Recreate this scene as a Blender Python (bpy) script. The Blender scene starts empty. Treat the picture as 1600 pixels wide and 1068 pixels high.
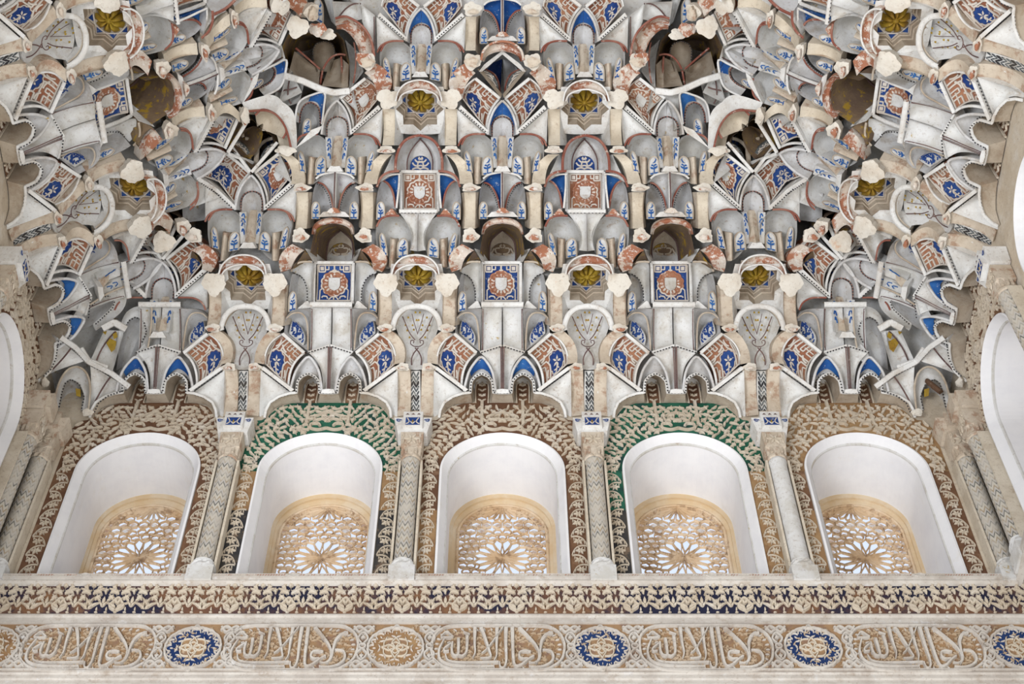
import bpy, math, random
import numpy as np
from mathutils import Matrix, Vector
from mathutils.geometry import tessellate_polygon

random.seed(7)
SC = bpy.context.scene
COL = SC.collection

# ------------------------------------------------------------------ camera, sky, lamps, exposure
FPX, PCX, PCY, TILT = 2460.0, 785.0, 534.0, math.radians(56.2)
cam = bpy.data.cameras.new('camera')
cam.sensor_width = 36.0
cam.lens = 36.0 * FPX / 1600.0
cam.shift_x = (800.0 - PCX) / 1600.0
cam.clip_end = 100
camo = bpy.data.objects.new('camera', cam)
COL.objects.link(camo)
camo.rotation_euler = (math.pi / 2 + TILT, 0, 0)
SC.camera = camo

world = bpy.data.worlds.new('daylight')
SC.world = world
world.use_nodes = True
wn, wl = world.node_tree.nodes, world.node_tree.links
wn.clear()
w_out = wn.new('ShaderNodeOutputWorld')
w_bg = wn.new('ShaderNodeBackground')
w_tc = wn.new('ShaderNodeTexCoord')
w_sep = wn.new('ShaderNodeSeparateXYZ')
w_map = wn.new('ShaderNodeMapRange')
w_map.inputs[1].default_value, w_map.inputs[2].default_value = -1.0, 1.0
w_ramp = wn.new('ShaderNodeValToRGB')
e = w_ramp.color_ramp.elements
e[0].position, e[0].color = 0.0, (1.95, 1.90, 1.82, 1)
e[1].position, e[1].color = 0.80, (0.90, 1.02, 1.25, 1)
for p_, c_ in ((0.22, (1.12, 1.09, 1.05)), (0.44, (0.42, 0.42, 0.42)), (0.62, (0.42, 0.46, 0.52)), (0.72, (0.82, 0.95, 1.20))):
    a = w_ramp.color_ramp.elements.new(p_); a.color = (*c_, 1)
wl.new(w_tc.outputs['Generated'], w_sep.inputs[0])
wl.new(w_sep.outputs['Z'], w_map.inputs[0])
wl.new(w_map.outputs[0], w_ramp.inputs[0])
wl.new(w_ramp.outputs[0], w_bg.inputs[0])
w_bg.inputs[1].default_value = 1.0
wl.new(w_bg.outputs[0], w_out.inputs[0])

def area_lamp(name, loc, target, size, watts, color):
    l = bpy.data.lights.new(name, 'AREA'); l.shape = 'DISK'; l.size = size; l.energy = watts; l.color = color
    o = bpy.data.objects.new(name, l); COL.objects.link(o); o.location = loc
    o.rotation_euler = (Vector(target) - Vector(loc)).to_track_quat('-Z', 'Y').to_euler()
    return o
area_lamp('doorway_daylight', (-3.2, -1.5, 0.2), (0.6, 4.0, 8.0), 2.6, 560, (0.97, 0.98, 1.0))
area_lamp('patio_daylight', (2.2, 0.2, -0.9), (0.0, 3.8, 7.6), 2.2, 150, (1.0, 0.96, 0.9))

SC.view_settings.view_transform = 'Standard'
SC.view_settings.look = 'None'
SC.view_settings.gamma = 1.0
SC.view_settings.use_curve_mapping = False
SC.view_settings.exposure = -0.22

# ------------------------------------------------------------------ the room in numbers
# eye at the origin, x right, y towards the front wall, z up; a square hall, 5 m wide
HALF, YF, YC, BAY = 2.5, 5.12, 2.62, 0.95
ST = np.array([-0.30, -0.012, 0.0, 0.186, 0.335, 0.535, 0.68, 0.88, 1.03, 1.23, 1.375, 1.575, 1.72, 2.1, 2.5])
ZT = np.array([2.0, 6.0, 6.89, 7.09, 7.29, 7.49, 7.69, 7.89, 8.09, 8.29, 8.49, 8.69, 8.80, 8.96, 9.02])
CT, SN = math.cos(TILT), math.sin(TILT)

def sight(px, py):
    xc = (np.asarray(px, float) - PCX) / FPX
    yc = (PCY - np.asarray(py, float)) / FPX
    return np.stack([xc, CT - yc * SN, SN + yc * CT], -1)

def inset(P):
    return np.minimum(np.minimum(HALF - np.abs(P[..., 0]), YF - P[..., 1]), P[..., 1] - (YF - 2 * HALF))

def on_vault(px, py, r=0.0):
    """points of the stepped vault seen along a direction, set back r metres"""
    px, py = np.broadcast_arrays(np.asarray(px, float), np.asarray(py, float))
    d = sight(px, py)
    def g(t):
        P = d * t[..., None]
        return P[..., 2] - np.interp(inset(P), ST, ZT)
    lo = np.full(px.shape, 4.0); hi = lo.copy(); done = np.zeros(px.shape, bool)
    t = 4.0
    while t < 12.5 and not done.all():
        t += 0.05
        now = (g(np.full(px.shape, t)) > 0) & ~done
        hi = np.where(now, t, hi); lo = np.where(now, t - 0.05, lo); done |= now
    for _ in range(16):
        m = (lo + hi) / 2; up = g(m) > 0
        hi = np.where(up, m, hi); lo = np.where(up, lo, m)
    t = (lo + hi) / 2
    t = t + np.asarray(r, float) / np.hypot(d[..., 0], d[..., 1])
    return d * t[..., None]

def on_wall(px, py, s=0.0):
    d = sight(px, py)
    return d * ((YF - s) / d[..., 1])[..., None]

def to_px(P):
    x, y, z = P
    zc = y * CT + z * SN; yc = z * CT - y * SN
    return PCX + FPX * x / zc, PCY - FPX * yc / zc

# ------------------------------------------------------------------ polylines
def resample(pts, n):
    p = np.asarray(pts, float)
    if len(p) == 3:      # quadratic through the middle point
        t = np.linspace(0, 1, n)[:, None]
        c = 2 * p[1] - 0.5 * (p[0] + p[2])
        return (1 - t) ** 2 * p[0] + 2 * t * (1 - t) * c + t ** 2 * p[2]
    if len(p) > 3:       # smooth
        q = []
        for i in range(len(p) - 1):
            a, b, c, d = p[max(i - 1, 0)], p[i], p[i + 1], p[min(i + 2, len(p) - 1)]
            for k in range(8):
                t = k / 8
                q.append(0.5 * (2 * b + (c - a) * t + (2 * a - 5 * b + 4 * c - d) * t * t + (3 * b - a - 3 * c + d) * t ** 3))
        q.append(p[-1]); p = np.array(q)
    L = np.r_[0, np.cumsum(np.linalg.norm(np.diff(p, axis=0), axis=1))]
    if L[-1] == 0: return np.repeat(p[:1], n, 0)
    t = np.linspace(0, L[-1], n)
    return np.stack([np.interp(t, L, p[:, k]) for k in range(p.shape[1])], 1)

def polyline(pts, n):    # straight pieces kept
    p = np.asarray(pts, float)
    L = np.r_[0, np.cumsum(np.linalg.norm(np.diff(p, axis=0), axis=1))]
    t = np.linspace(0, L[-1], n)
    return np.stack([np.interp(t, L, p[:, k]) for k in range(p.shape[1])], 1)

# ------------------------------------------------------------------ mesh builder
class MB:
    def __init__(self): self.v, self.f, self.m = [], [], []
    def add(self, V, F, m=0):
        o = len(self.v); self.v.extend([tuple(map(float, p)) for p in V])
        for q in F: self.f.append(tuple(o + i for i in q)); self.m.append(m)
    def grid(self, P, m=0, close=False):
        n, k = P.shape[:2]; V = P.reshape(-1, 3); F = []
        for i in range(n - 1):
            for j in range(k if close else k - 1):
                F.append((i * k + j, i * k + (j + 1) % k, (i + 1) * k + (j + 1) % k, (i + 1) * k + j))
        self.add(V, F, m)
    def mirror(self, xa):
        o = len(self.v)
        self.v.extend([(2 * xa - x, y, z) for x, y, z in self.v])
        self.f.extend([tuple(o + i for i in reversed(q)) for q in list(self.f)]); self.m.extend(list(self.m))
        return self

def facing(V, F):
    return F

class Patch:
    """a four-sided curved sheet; edges are image-traced outlines, r is how far it sits back"""
    def __init__(self, bottom, right, top, left, r=(0, 0, 0, 0), bulge=0.0, shape='dome', n=11, th=0.05):
        self.n, self.th = n, th
        B, R, T, L = [resample(x, n) for x in (bottom, right, top, left)]   # bottom L>R, right B>T, top L>R, left B>T
        p = np.linspace(0, 1, n)[None, :, None]; q = np.linspace(0, 1, n)[:, None, None]
        bil = (1 - p) * (1 - q) * B[0] + p * (1 - q) * B[-1] + (1 - p) * q * T[0] + p * q * T[-1]
        self.G = (1 - q) * B[None] + q * T[None] + (1 - p) * L[:, None] + p * R[:, None] - bil
        p, q = p[..., 0], q[..., 0]
        self.rr = (1 - p) * (1 - q) * r[0] + p * (1 - q) * r[1] + p * q * r[2] + (1 - p) * q * r[3]
        if shape == 'dome': w = np.sqrt(np.clip(4 * p * (1 - p), 0, 1)) * np.clip(4 * q * (1 - q), 0, 1) ** 0.5
        elif shape == 'cyl': w = 4 * q * (1 - q) + 0 * p
        elif shape == 'across': w = 4 * p * (1 - p) + 0 * q
        elif shape == 'apse': w = np.sqrt(np.clip(4 * p * (1 - p), 0, 1)) * np.sqrt(np.clip(1 - q ** 3, 0, 1))
        self.rr = self.rr + bulge * w
        self.P = on_vault(self.G[..., 0], self.G[..., 1], self.rr)
        d = sight(self.G[..., 0], self.G[..., 1]); self.d = d / np.linalg.norm(d, axis=-1, keepdims=True)
    def at(self, pq, lift=0.002):
        pq = np.clip(np.atleast_2d(np.asarray(pq, float)), 0, 1) * (self.n - 1)
        i = np.minimum(pq[:, 0].astype(int), self.n - 2); j = np.minimum(pq[:, 1].astype(int), self.n - 2)
        a, b = (pq[:, 0] - i)[:, None], (pq[:, 1] - j)[:, None]
        f = lambda A: (1 - a) * (1 - b) * A[j, i] + a * (1 - b) * A[j, i + 1] + a * b * A[j + 1, i + 1] + (1 - a) * b * A[j + 1, i]
        return f(self.P) - f(self.d) * lift
    def mesh(self, mb, m=0):
        mb.grid(self.P, m)
        n = self.n
        ring = [(0, j) for j in range(n)] + [(i, n - 1) for i in range(1, n)] + [(n - 1, j) for j in range(n - 2, -1, -1)] + [(i, 0) for i in range(n - 2, 0, -1)]
        A = np.array([self.P[a] for a in ring]); C = A + np.array([self.d[a] for a in ring]) * self.th * 2
        mb.grid(np.stack([C, A]), m, close=True)
        return self
    # marks on the sheet, in its own 0..1 coordinates
    def line(self, mb, pts, w, m=0, lift=0.0025, raised=0.0, smooth=False, closed=False, n=None):
        pts = list(pts) + ([pts[0]] if closed else [])
        n = n or max(6, 6 * len(pts))
        q = (resample if smooth else polyline)(pts, n)
        ribbon(mb, self.at(q, lift), w, m, raised, self._eye())
    def fill(self, mb, pts, m=0, lift=0.003):
        q = np.asarray(pts, float)
        V = self.at(q, lift)
        F = tessellate_polygon([[Vector((a, b, 0)) for a, b in q]])
        mb.add(V, F, m)
    def _eye(self): return self.d[self.n // 2, self.n // 2]

def ribbon(mb, P, w, m=0, raised=0.0, d=None):
    """a flat or raised strip along 3D points; d = direction away from the viewer side"""
    P = np.asarray(P, float); n = len(P)
    w = np.broadcast_to(np.asarray(w, float), (n,))
    T = np.gradient(P, axis=0); T /= np.linalg.norm(T, axis=1, keepdims=True) + 1e-9
    if d is None:
        d = P.mean(0); d = d / np.linalg.norm(d)
    S = np.cross(T, d); S /= np.linalg.norm(S, axis=1, keepdims=True) + 1e-9
    A, C = P - S * w[:, None] / 2, P + S * w[:, None] / 2
    if raised:
        k = -np.asarray(d) * raised
        mb.grid(np.stack([A, A + S * w[:, None] * 0.12 + k, C - S * w[:, None] * 0.12 + k, C], 1), m)
    else:
        mb.grid(np.stack([A, C], 1), m)

def dots(mb, pts, r=0.0, size=0.0085, gap=0.0165, m=1, wall=None):
    q = polyline(pts, 60)
    P = on_vault(q[:, 0], q[:, 1], r - 0.006) if wall is None else on_wall(q[:, 0], q[:, 1], wall)
    L = np.r_[0, np.cumsum(np.linalg.norm(np.diff(P, axis=0), axis=1))]
    k = max(2, int(L[-1] / gap))
    for t in np.linspace(0, L[-1], k + 1)[:-1] + gap * 0.2:
        if t + size > L[-1]: break
        a = np.array([np.interp(t, L, P[:, i]) for i in range(3)]); b = np.array([np.interp(t + size, L, P[:, i]) for i in range(3)])
        ribbon(mb, np.stack([a, b]), size * 0.9, m)

def pxline(mb, pts, r, w, m=0, raised=0.0, smooth=True, n=None):
    n = n or 5 * len(pts) + 4
    q = (resample if smooth else polyline)(pts, n)
    rr = resample([[x] for x in r], n)[:, 0] if hasattr(r, '__len__') else r
    ribbon(mb, on_vault(q[:, 0], q[:, 1], rr), w, m, raised)

def loft(mb, A, Bl, rA, rB, m=0, n=22, k=5, bulge=0.0, t0=0.0, t1=1.0, smooth=True, th=0.0):
    f = resample if smooth else polyline
    a, b = f(A, n), f(Bl, n)
    t = np.linspace(t0, t1, k)[:, None, None]
    G = a[None] * (1 - t) + b[None] * t
    rr = (rA * (1 - t) + rB * t)[..., 0] + bulge * 4 * (t * (1 - t))[..., 0] + np.zeros(G.shape[:2])
    P = on_vault(G[..., 0], G[..., 1], rr)
    mb.grid(P, m)
    if th:
        d = P / np.linalg.norm(P, axis=-1, keepdims=True)
        for row in (0, -1):
            mb.grid(np.stack([P[row], P[row] + d[row] * th]), m)
    return P

def jagged(mb, cx, cy, rx, ry, r, m=0, th=0.05, seed=0, k=26, amp=0.20):
    rd = random.Random(seed); ph = rd.uniform(0, 6.28)
    q = []
    for i in range(k):
        a = 2 * math.pi * i / k
        oct_ = 1 / max(abs(math.cos((a % (math.pi / 4)) - math.pi / 8)), 0.1) * 0.95
        w = oct_ * (1 + 0.11 * math.sin(3 * a + ph) + 0.07 * math.sin(5 * a + 2.3 * ph) + rd.uniform(-amp, amp) * 0.3)
        q.append((cx + rx * w * math.cos(a), cy + ry * w * math.sin(a)))
    q = np.array(q)
    c = on_vault([cx], [cy], r)
    d = c[0] / np.linalg.norm(c[0])
    # a broken flat end: all corners lie in one gently tilted plane
    nrm = np.array([0, -0.55, -0.84])
    D = sight(q[:, 0], q[:, 1]); t = (c[0] @ nrm) / (D @ nrm)
    t = np.clip(t, 0.99 * np.linalg.norm(c[0]) / np.linalg.norm(D, axis=1), 1.012 * np.linalg.norm(c[0]) / np.linalg.norm(D, axis=1))
    V = D * t[:, None]
    inner = c[0] + (V - c[0]) * 0.55 - d * 0.006
    mb.add(np.vstack([inner, [c[0] - d * 0.008]]), [(i, (i + 1) % k, k) for i in range(k)], m)
    mb.grid(np.stack([V, inner]), m, close=True)
    back = c[0] + (V - c[0]) * 0.8 + d * th
    mb.grid(np.stack([back, V]), m, close=True)

# ------------------------------------------------------------------ materials
def nodes_of(name):
    m = bpy.data.materials.new(name); m.use_nodes = True
    nt = m.node_tree
    return m, nt, nt.nodes['Principled BSDF']

def noise(nt, scale, detail=4, rough=0.6, vec=None):
    n = nt.nodes.new('ShaderNodeTexNoise')
    n.inputs['Scale'].default_value = scale; n.inputs['Detail'].default_value = detail; n.inputs['Roughness'].default_value = rough
    nt.links.new(vec, n.inputs['Vector'])
    return n.outputs['Fac']

def ramp(nt, fac, a, b):
    r = nt.nodes.new('ShaderNodeMapRange'); r.interpolation_type = 'SMOOTHSTEP'
    r.inputs[1].default_value, r.inputs[2].default_value = a, b
    nt.links.new(fac, r.inputs[0])
    return r.outputs[0]

def mix(nt, fac, A, B):
    m = nt.nodes.new('ShaderNodeMix'); m.data_type = 'RGBA'
    if hasattr(fac, 'is_linked'): nt.links.new(fac, m.inputs[0])
    else: m.inputs[0].default_value = fac
    for s, x in ((m.inputs[6], A), (m.inputs[7], B)):
        if hasattr(x, 'is_linked'): nt.links.new(x, s)
        else: s.default_value = (*x, 1)
    return m.outputs[2]

def mul(nt, x, k):
    m = nt.nodes.new('ShaderNodeMath'); m.operation = 'MULTIPLY'; m.inputs[1].default_value = k
    nt.links.new(x, m.inputs[0]); return m.outputs[0]

MAT = {}
def plaster(name, base, dark, patches=(), bump=0.25, rough=0.85, fine=45):
    """aged plaster or paint: base tone, a drifting second tone, then worn or stained patches (colour, scale, from, to, amount)"""
    m, nt, b = nodes_of(name)
    pos = nt.nodes.new('ShaderNodeNewGeometry').outputs['Position']
    c = mix(nt, ramp(nt, noise(nt, 7, 5, 0.65, pos), 0.38, 0.68), base, dark)
    for i, (colr, sc, lo, hi, amt) in enumerate(patches):
        off = nt.nodes.new('ShaderNodeVectorMath'); off.operation = 'ADD'; off.inputs[1].default_value = (3.1 * i + 1, 7.7 * i, 5.3 * i)
        nt.links.new(pos, off.inputs[0])
        c = mix(nt, mul(nt, ramp(nt, noise(nt, sc, 6, 0.7, off.outputs[0]), lo, hi), amt), c, colr)
    if bump >= 0.25: c = mix(nt, mul(nt, ramp(nt, noise(nt, 55, 5, 0.75, pos), 0.54, 0.70), 0.5), c, (0.26, 0.19, 0.14))
    nt.links.new(c, b.inputs['Base Color'])
    b.inputs['Roughness'].default_value = rough
    b.inputs['Specular IOR Level'].default_value = 0.2
    if bump:
        bp = nt.nodes.new('ShaderNodeBump'); bp.inputs['Strength'].default_value = bump; bp.inputs['Distance'].default_value = 0.01
        nt.links.new(noise(nt, fine, 5, 0.6, pos), bp.inputs['Height']); nt.links.new(bp.outputs[0], b.inputs['Normal'])
    MAT[name] = m
    return m

BROWN, OCHRE, RUST = (0.30, 0.19, 0.11), (0.42, 0.27, 0.03), (0.35, 0.12, 0.055)
plaster('white_stucco', (0.75, 0.76, 0.76), (0.62, 0.60, 0.57), [(BROWN, 18, 0.58, 0.72, 0.55), ((0.46, 0.40, 0.32), 5, 0.53, 0.70, 0.6), ((0.78, 0.79, 0.80), 26, 0.60, 0.66, 0.6)])
plaster('pale_stucco', (0.68, 0.69, 0.70), (0.56, 0.55, 0.52), [((0.40, 0.35, 0.28), 4.5, 0.54, 0.70, 0.6), (BROWN, 14, 0.60, 0.72, 0.55), ((0.36, 0.34, 0.40), 4, 0.60, 0.78, 0.4), (OCHRE, 11, 0.645, 0.69, 0.85)])
plaster('grey_stucco', (0.64, 0.65, 0.67), (0.50, 0.49, 0.48), [(OCHRE, 9, 0.66, 0.70, 0.8), ((0.34, 0.29, 0.23), 5, 0.52, 0.68, 0.6), (BROWN, 18, 0.60, 0.75, 0.6), ((0.26, 0.20, 0.30), 5, 0.64, 0.74, 0.45)])
plaster('cream_stucco', (0.68, 0.62, 0.52), (0.56, 0.49, 0.39), [(BROWN, 12, 0.58, 0.74, 0.55)])
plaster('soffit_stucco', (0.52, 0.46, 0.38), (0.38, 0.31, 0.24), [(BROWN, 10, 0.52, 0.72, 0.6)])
plaster('rust_stucco', (0.66, 0.60, 0.54), (0.58, 0.50, 0.42), [(RUST, 11, 0.46, 0.54, 0.9), ((0.74, 0.72, 0.69), 34, 0.55, 0.60, 0.85)])
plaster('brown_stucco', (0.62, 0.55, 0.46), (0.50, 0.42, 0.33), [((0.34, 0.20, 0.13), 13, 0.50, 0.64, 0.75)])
plaster('broken_plaster', (0.70, 0.67, 0.61), (0.60, 0.54, 0.46), [((0.55, 0.28, 0.15), 15, 0.62, 0.72, 0.55)], bump=0.6, fine=30)
plaster('blue_paint', (0.018, 0.085, 0.30), (0.035, 0.14, 0.38), [((0.50, 0.53, 0.57), 34, 0.60, 0.66, 0.8)], bump=0.1)
plaster('deep_blue_paint', (0.016, 0.045, 0.19), (0.03, 0.08, 0.26), [((0.42, 0.43, 0.47), 40, 0.60, 0.66, 0.7)], bump=0.1)
plaster('navy_paint', (0.012, 0.032, 0.115), (0.02, 0.05, 0.16), [((0.36, 0.37, 0.40), 40, 0.62, 0.68, 0.6)], bump=0.1)
plaster('red_ground', (0.28, 0.11, 0.065), (0.38, 0.19, 0.11), [((0.58, 0.50, 0.44), 30, 0.56, 0.66, 0.6)], bump=0.2)
plaster('relief_white', (0.64, 0.60, 0.55), (0.56, 0.50, 0.44), [((0.40, 0.25, 0.17), 30, 0.56, 0.70, 0.4)], bump=0.2)
plaster('gold_leaf', (0.36, 0.25, 0.03), (0.26, 0.15, 0.02), [((0.10, 0.06, 0.02), 40, 0.54, 0.66, 0.9)], rough=0.45, bump=0.4)
plaster('aged_trim', (0.60, 0.57, 0.53), (0.48, 0.44, 0.40), [((0.36, 0.29, 0.23), 9, 0.54, 0.70, 0.6), ((0.66, 0.66, 0.67), 20, 0.58, 0.68, 0.6)])
plaster('red_line', (0.23, 0.075, 0.055), (0.34, 0.17, 0.13), [((0.6, 0.56, 0.5), 30, 0.58, 0.66, 0.7)], bump=0)
plaster('dark_line', (0.10, 0.06, 0.06), (0.16, 0.10, 0.09), [((0.6, 0.56, 0.5), 40, 0.62, 0.70, 0.7)], bump=0)
plaster('ink', (0.035, 0.035, 0.04), (0.06, 0.055, 0.05), bump=0)
plaster('slate_paint', (0.07, 0.08, 0.09), (0.14, 0.15, 0.15), [((0.55, 0.54, 0.5), 60, 0.55, 0.62, 0.8)], bump=0)
plaster('dark_recess', (0.16, 0.11, 0.08), (0.24, 0.17, 0.10), [(OCHRE, 14, 0.54, 0.62, 0.9)])  # dark brown with ochre patches, for deep niches and the flanks beside them
plaster('wall_relief', (0.62, 0.55, 0.45), (0.53, 0.45, 0.35), [((0.72, 0.70, 0.66), 9, 0.5, 0.7, 0.5)], bump=0.3)
plaster('brown_ground', (0.13, 0.065, 0.04), (0.20, 0.11, 0.06), [((0.42, 0.28, 0.18), 6, 0.55, 0.68, 0.5)], bump=0.2)
plaster('tan_ground', (0.30, 0.18, 0.09), (0.38, 0.25, 0.13), [((0.20, 0.10, 0.05), 8, 0.5, 0.68, 0.7)], bump=0.2)
plaster('green_ground', (0.015, 0.10, 0.06), (0.03, 0.15, 0.10), [((0.02, 0.04, 0.05), 9, 0.5, 0.6, 0.7)], bump=0.1)
plaster('black_ground', (0.03, 0.032, 0.04), (0.06, 0.055, 0.05), [((0.26, 0.18, 0.12), 8, 0.56, 0.66, 0.7)], bump=0.1)
plaster('frieze_ground', (0.15, 0.075, 0.05), (0.24, 0.13, 0.07), [((0.012, 0.018, 0.050), 1.6, 0.44, 0.56, 0.95)], bump=0.1)
plaster('tan_relief', (0.50, 0.39, 0.28), (0.42, 0.31, 0.20), bump=0.3)
plaster('ochre_ground', (0.36, 0.23, 0.125), (0.27, 0.17, 0.10), [((0.22, 0.14, 0.12), 9, 0.52, 0.66, 0.7)], bump=0.3)
plaster('lime_white', (0.84, 0.85, 0.88), (0.79, 0.80, 0.84), [((0.70, 0.66, 0.60), 5, 0.58, 0.75, 0.35)], bump=0.05)
plaster('sand_frame', (0.66, 0.50, 0.31), (0.72, 0.60, 0.44), [((0.74, 0.66, 0.54), 4, 0.5, 0.7, 0.6)], bump=0.1)
plaster('lattice_plaster', (0.66, 0.48, 0.30), (0.76, 0.62, 0.46), [((0.3, 0.17, 0.09), 20, 0.52, 0.62, 0.6)], bump=0.2)
plaster('wood', (0.09, 0.05, 0.03), (0.14, 0.08, 0.05), bump=0.4)

def glass_pane():
    m, nt, b = nodes_of('frosted_pane')
    nt.nodes.remove(b)
    out = nt.nodes['Material Output']
    tr = nt.nodes.new('ShaderNodeBsdfTranslucent'); df = nt.nodes.new('ShaderNodeBsdfDiffuse'); mx = nt.nodes.new('ShaderNodeMixShader')
    pos = nt.nodes.new('ShaderNodeNewGeometry').outputs['Position']
    c = mix(nt, ramp(nt, noise(nt, 30, 2, 0.5, pos), 0.4, 0.62), (0.92, 0.88, 0.84), (0.74, 0.55, 0.42))
    nt.links.new(c, tr.inputs[0]); nt.links.new(c, df.inputs[0])
    mx.inputs[0].default_value = 0.06
    nt.links.new(tr.outputs[0], mx.inputs[1]); nt.links.new(df.outputs[0], mx.inputs[2]); nt.links.new(mx.outputs[0], out.inputs[0])
    MAT['frosted_pane'] = m
glass_pane()

def zigzag_tiles():
    m, nt, b = nodes_of('zigzag_tiles')
    N, Lk = nt.nodes, nt.links
    tc = N.new('ShaderNodeTexCoord'); sp = N.new('ShaderNodeSeparateXYZ'); Lk.new(tc.outputs['Object'], sp.inputs[0])
    def op(o, x, y=None):
        n = N.new('ShaderNodeMath'); n.operation = o
        for s, val in zip(n.inputs, (x, y)):
            if val is None: continue
            if hasattr(val, 'is_linked'): Lk.new(val, s)
            else: s.default_value = val
        return n.outputs[0]
    ang = op('ARCTAN2', sp.outputs[0], sp.outputs[1])
    tri = op('ABSOLUTE', op('SUBTRACT', op('FRACT', op('MULTIPLY', ang, 5 / math.pi)), 0.5))
    h = op('FRACT', op('ADD', op('MULTIPLY', sp.outputs[2], 13.0), op('MULTIPLY', tri, 0.9)))
    cr = N.new('ShaderNodeValToRGB'); cr.color_ramp.interpolation = 'CONSTANT'
    el = cr.color_ramp.elements
    el[0].position, el[0].color = 0.0, (0.52, 0.49, 0.43, 1)
    el[1].position, el[1].color = 0.34, (0.13, 0.13, 0.12, 1)
    x = el.new(0.52); x.color = (0.46, 0.44, 0.42, 1)
    x = el.new(0.80); x.color = (0.34, 0.27, 0.18, 1)
    Lk.new(h, cr.inputs[0])
    pos = N.new('ShaderNodeNewGeometry').outputs['Position']
    c = mix(nt, mul(nt, ramp(nt, noise(nt, 12, 6, 0.7, pos), 0.40, 0.62), 0.85), cr.outputs[0], (0.50, 0.47, 0.42))
    Lk.new(c, b.inputs['Base Color']); b.inputs['Roughness'].default_value = 0.6
    MAT['zigzag_tiles'] = m
zigzag_tiles()

# ------------------------------------------------------------------ objects
def mesh_of(name, mb, mats, origin=(0, 0, 0), smooth=False):
    me = bpy.data.meshes.new(name)
    o = np.asarray(origin, float)
    me.from_pydata([tuple(np.asarray(v) - o) for v in mb.v], [], mb.f)
    for m in ([mats] if isinstance(mats, str) else mats): me.materials.append(MAT[m])
    if max(mb.m, default=0): me.polygons.foreach_set('material_index', mb.m)
    if smooth: me.polygons.foreach_set('use_smooth', [True] * len(me.polygons))
    me.update()
    return me

def solo(name, mb, mats, parent=None, origin=(0, 0, 0), smooth=False, **props):
    ob = bpy.data.objects.new(name, mesh_of(name, mb, mats, origin, smooth))
    COL.objects.link(ob); ob.parent = parent
    if parent is None: ob.location = origin
    for k, v in props.items(): ob[k] = v
    return ob

class Cell:
    """one kind of thing: its parts are built once, then every place gets an Empty and copies of the parts"""
    def __init__(self, name, category, desc, row, group):
        self.name, self.category, self.desc, self.row, self.group = name, category, desc, row, group
        self.parts, self.subs, self.places, self.seen = [], {}, [], []
    def part(self, name, mats, label=None, smooth=True, of=None):
        mb = MB(); self.parts.append([name, mb, mats, label, smooth, of]); return mb
    def mirror(self, xa, which=None):
        for p in self.parts:
            if which is None or p[0] in which: p[1].mirror(xa)
    def centre(self):
        V = np.array([v for p in self.parts for v in p[1].v]); return (V.min(0) + V.max(0)) / 2

MX = Matrix.Diagonal((-1, 1, 1, 1))
DG = Matrix(((0, -1, 0, YC), (-1, 0, 0, YC), (0, 0, 1, 0), (0, 0, 0, 1)))     # mirror over the corner diagonal
def SH(du=0, ds=0, dz=0): return Matrix.Translation((du, -ds, dz))
def MA(xa): return Matrix.Translation((2 * xa, 0, 0)) @ MX
CELLS = []
def spread(cell, bases, sides=True, mx=True, margin=70, only=None):
    """place a cell at each base in the left front eighth and at the mirrored places of the square vault"""
    if cell not in CELLS: CELLS.append(cell)
    c = Vector(cell.centre())
    for b in bases:
        for d in ((Matrix(), DG) if sides else (Matrix(),)):
            for x in ((Matrix(), MX) if mx else (Matrix(),)):
                T = x @ d @ b
                w = T @ c
                if not (-0.2 < w.y): continue
                px = to_px(w)
                if not (-margin < px[0] < 1600 + margin and -margin < px[1] < 1068 + margin): continue
                if any((w - q).length < 0.06 for q in cell.seen): continue
                cell.seen.append(w); cell.places.append((T, w, px))

ORD = ['first', 'second', 'third', 'fourth', 'fifth', 'sixth', 'seventh', 'eighth', 'ninth', 'tenth', 'eleventh', 'twelfth', 'thirteenth', 'fourteenth', 'fifteenth', 'sixteenth', 'seventeenth', 'eighteenth']
def settle():
    for cell in CELLS:
        c = Vector(cell.centre())
        meshes = [(n, mesh_of(n, mb, mats, c, sm), lab, of) for n, mb, mats, lab, sm, of in cell.parts]
        groups = {}
        for pl in cell.places:
            w = pl[1]
            side = 'front'
            k = inset(np.array(w))
            if abs((HALF - w.x) - k) < 1e-6: side = 'right'
            elif abs((HALF + w.x) - k) < 1e-6: side = 'left'
            groups.setdefault(side, []).append(pl)
        for side, pls in groups.items():
            ax = 0 if side == 'front' else 1
            pls.sort(key=lambda q: q[2][ax])
            for i, (T, w, px) in enumerate(pls):
                r = bpy.data.objects.new(cell.name, None); COL.objects.link(r)
                r.empty_display_size = 0.05
                r.matrix_world = T @ Matrix.Translation(c)
                a, b = (('leftmost', 'rightmost'), ('topmost', 'lowest'))[ax]
                which = f"{ORD[i]} from {('left', 'top')[ax]}"
                if i == 0: which = a
                if i == len(pls) - 1: which = b
                if len(pls) == 3 and i == 1: which = 'middle one'
                where = {'front': 'front side', 'left': 'left side', 'right': 'right side'}[side]
                r['label'] = f"{cell.desc}, {which} {where}" if len(pls) > 1 else f"{cell.desc}, only one {where}"
                r['category'] = cell.category
                r['group'] = cell.group
                made = {}
                for n, me, lab, of in meshes:
                    o = bpy.data.objects.new(n, me); COL.objects.link(o)
                    o.parent = made.get(of, r)
                    made.setdefault(n, o)
                    if lab: o['label'] = lab
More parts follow.
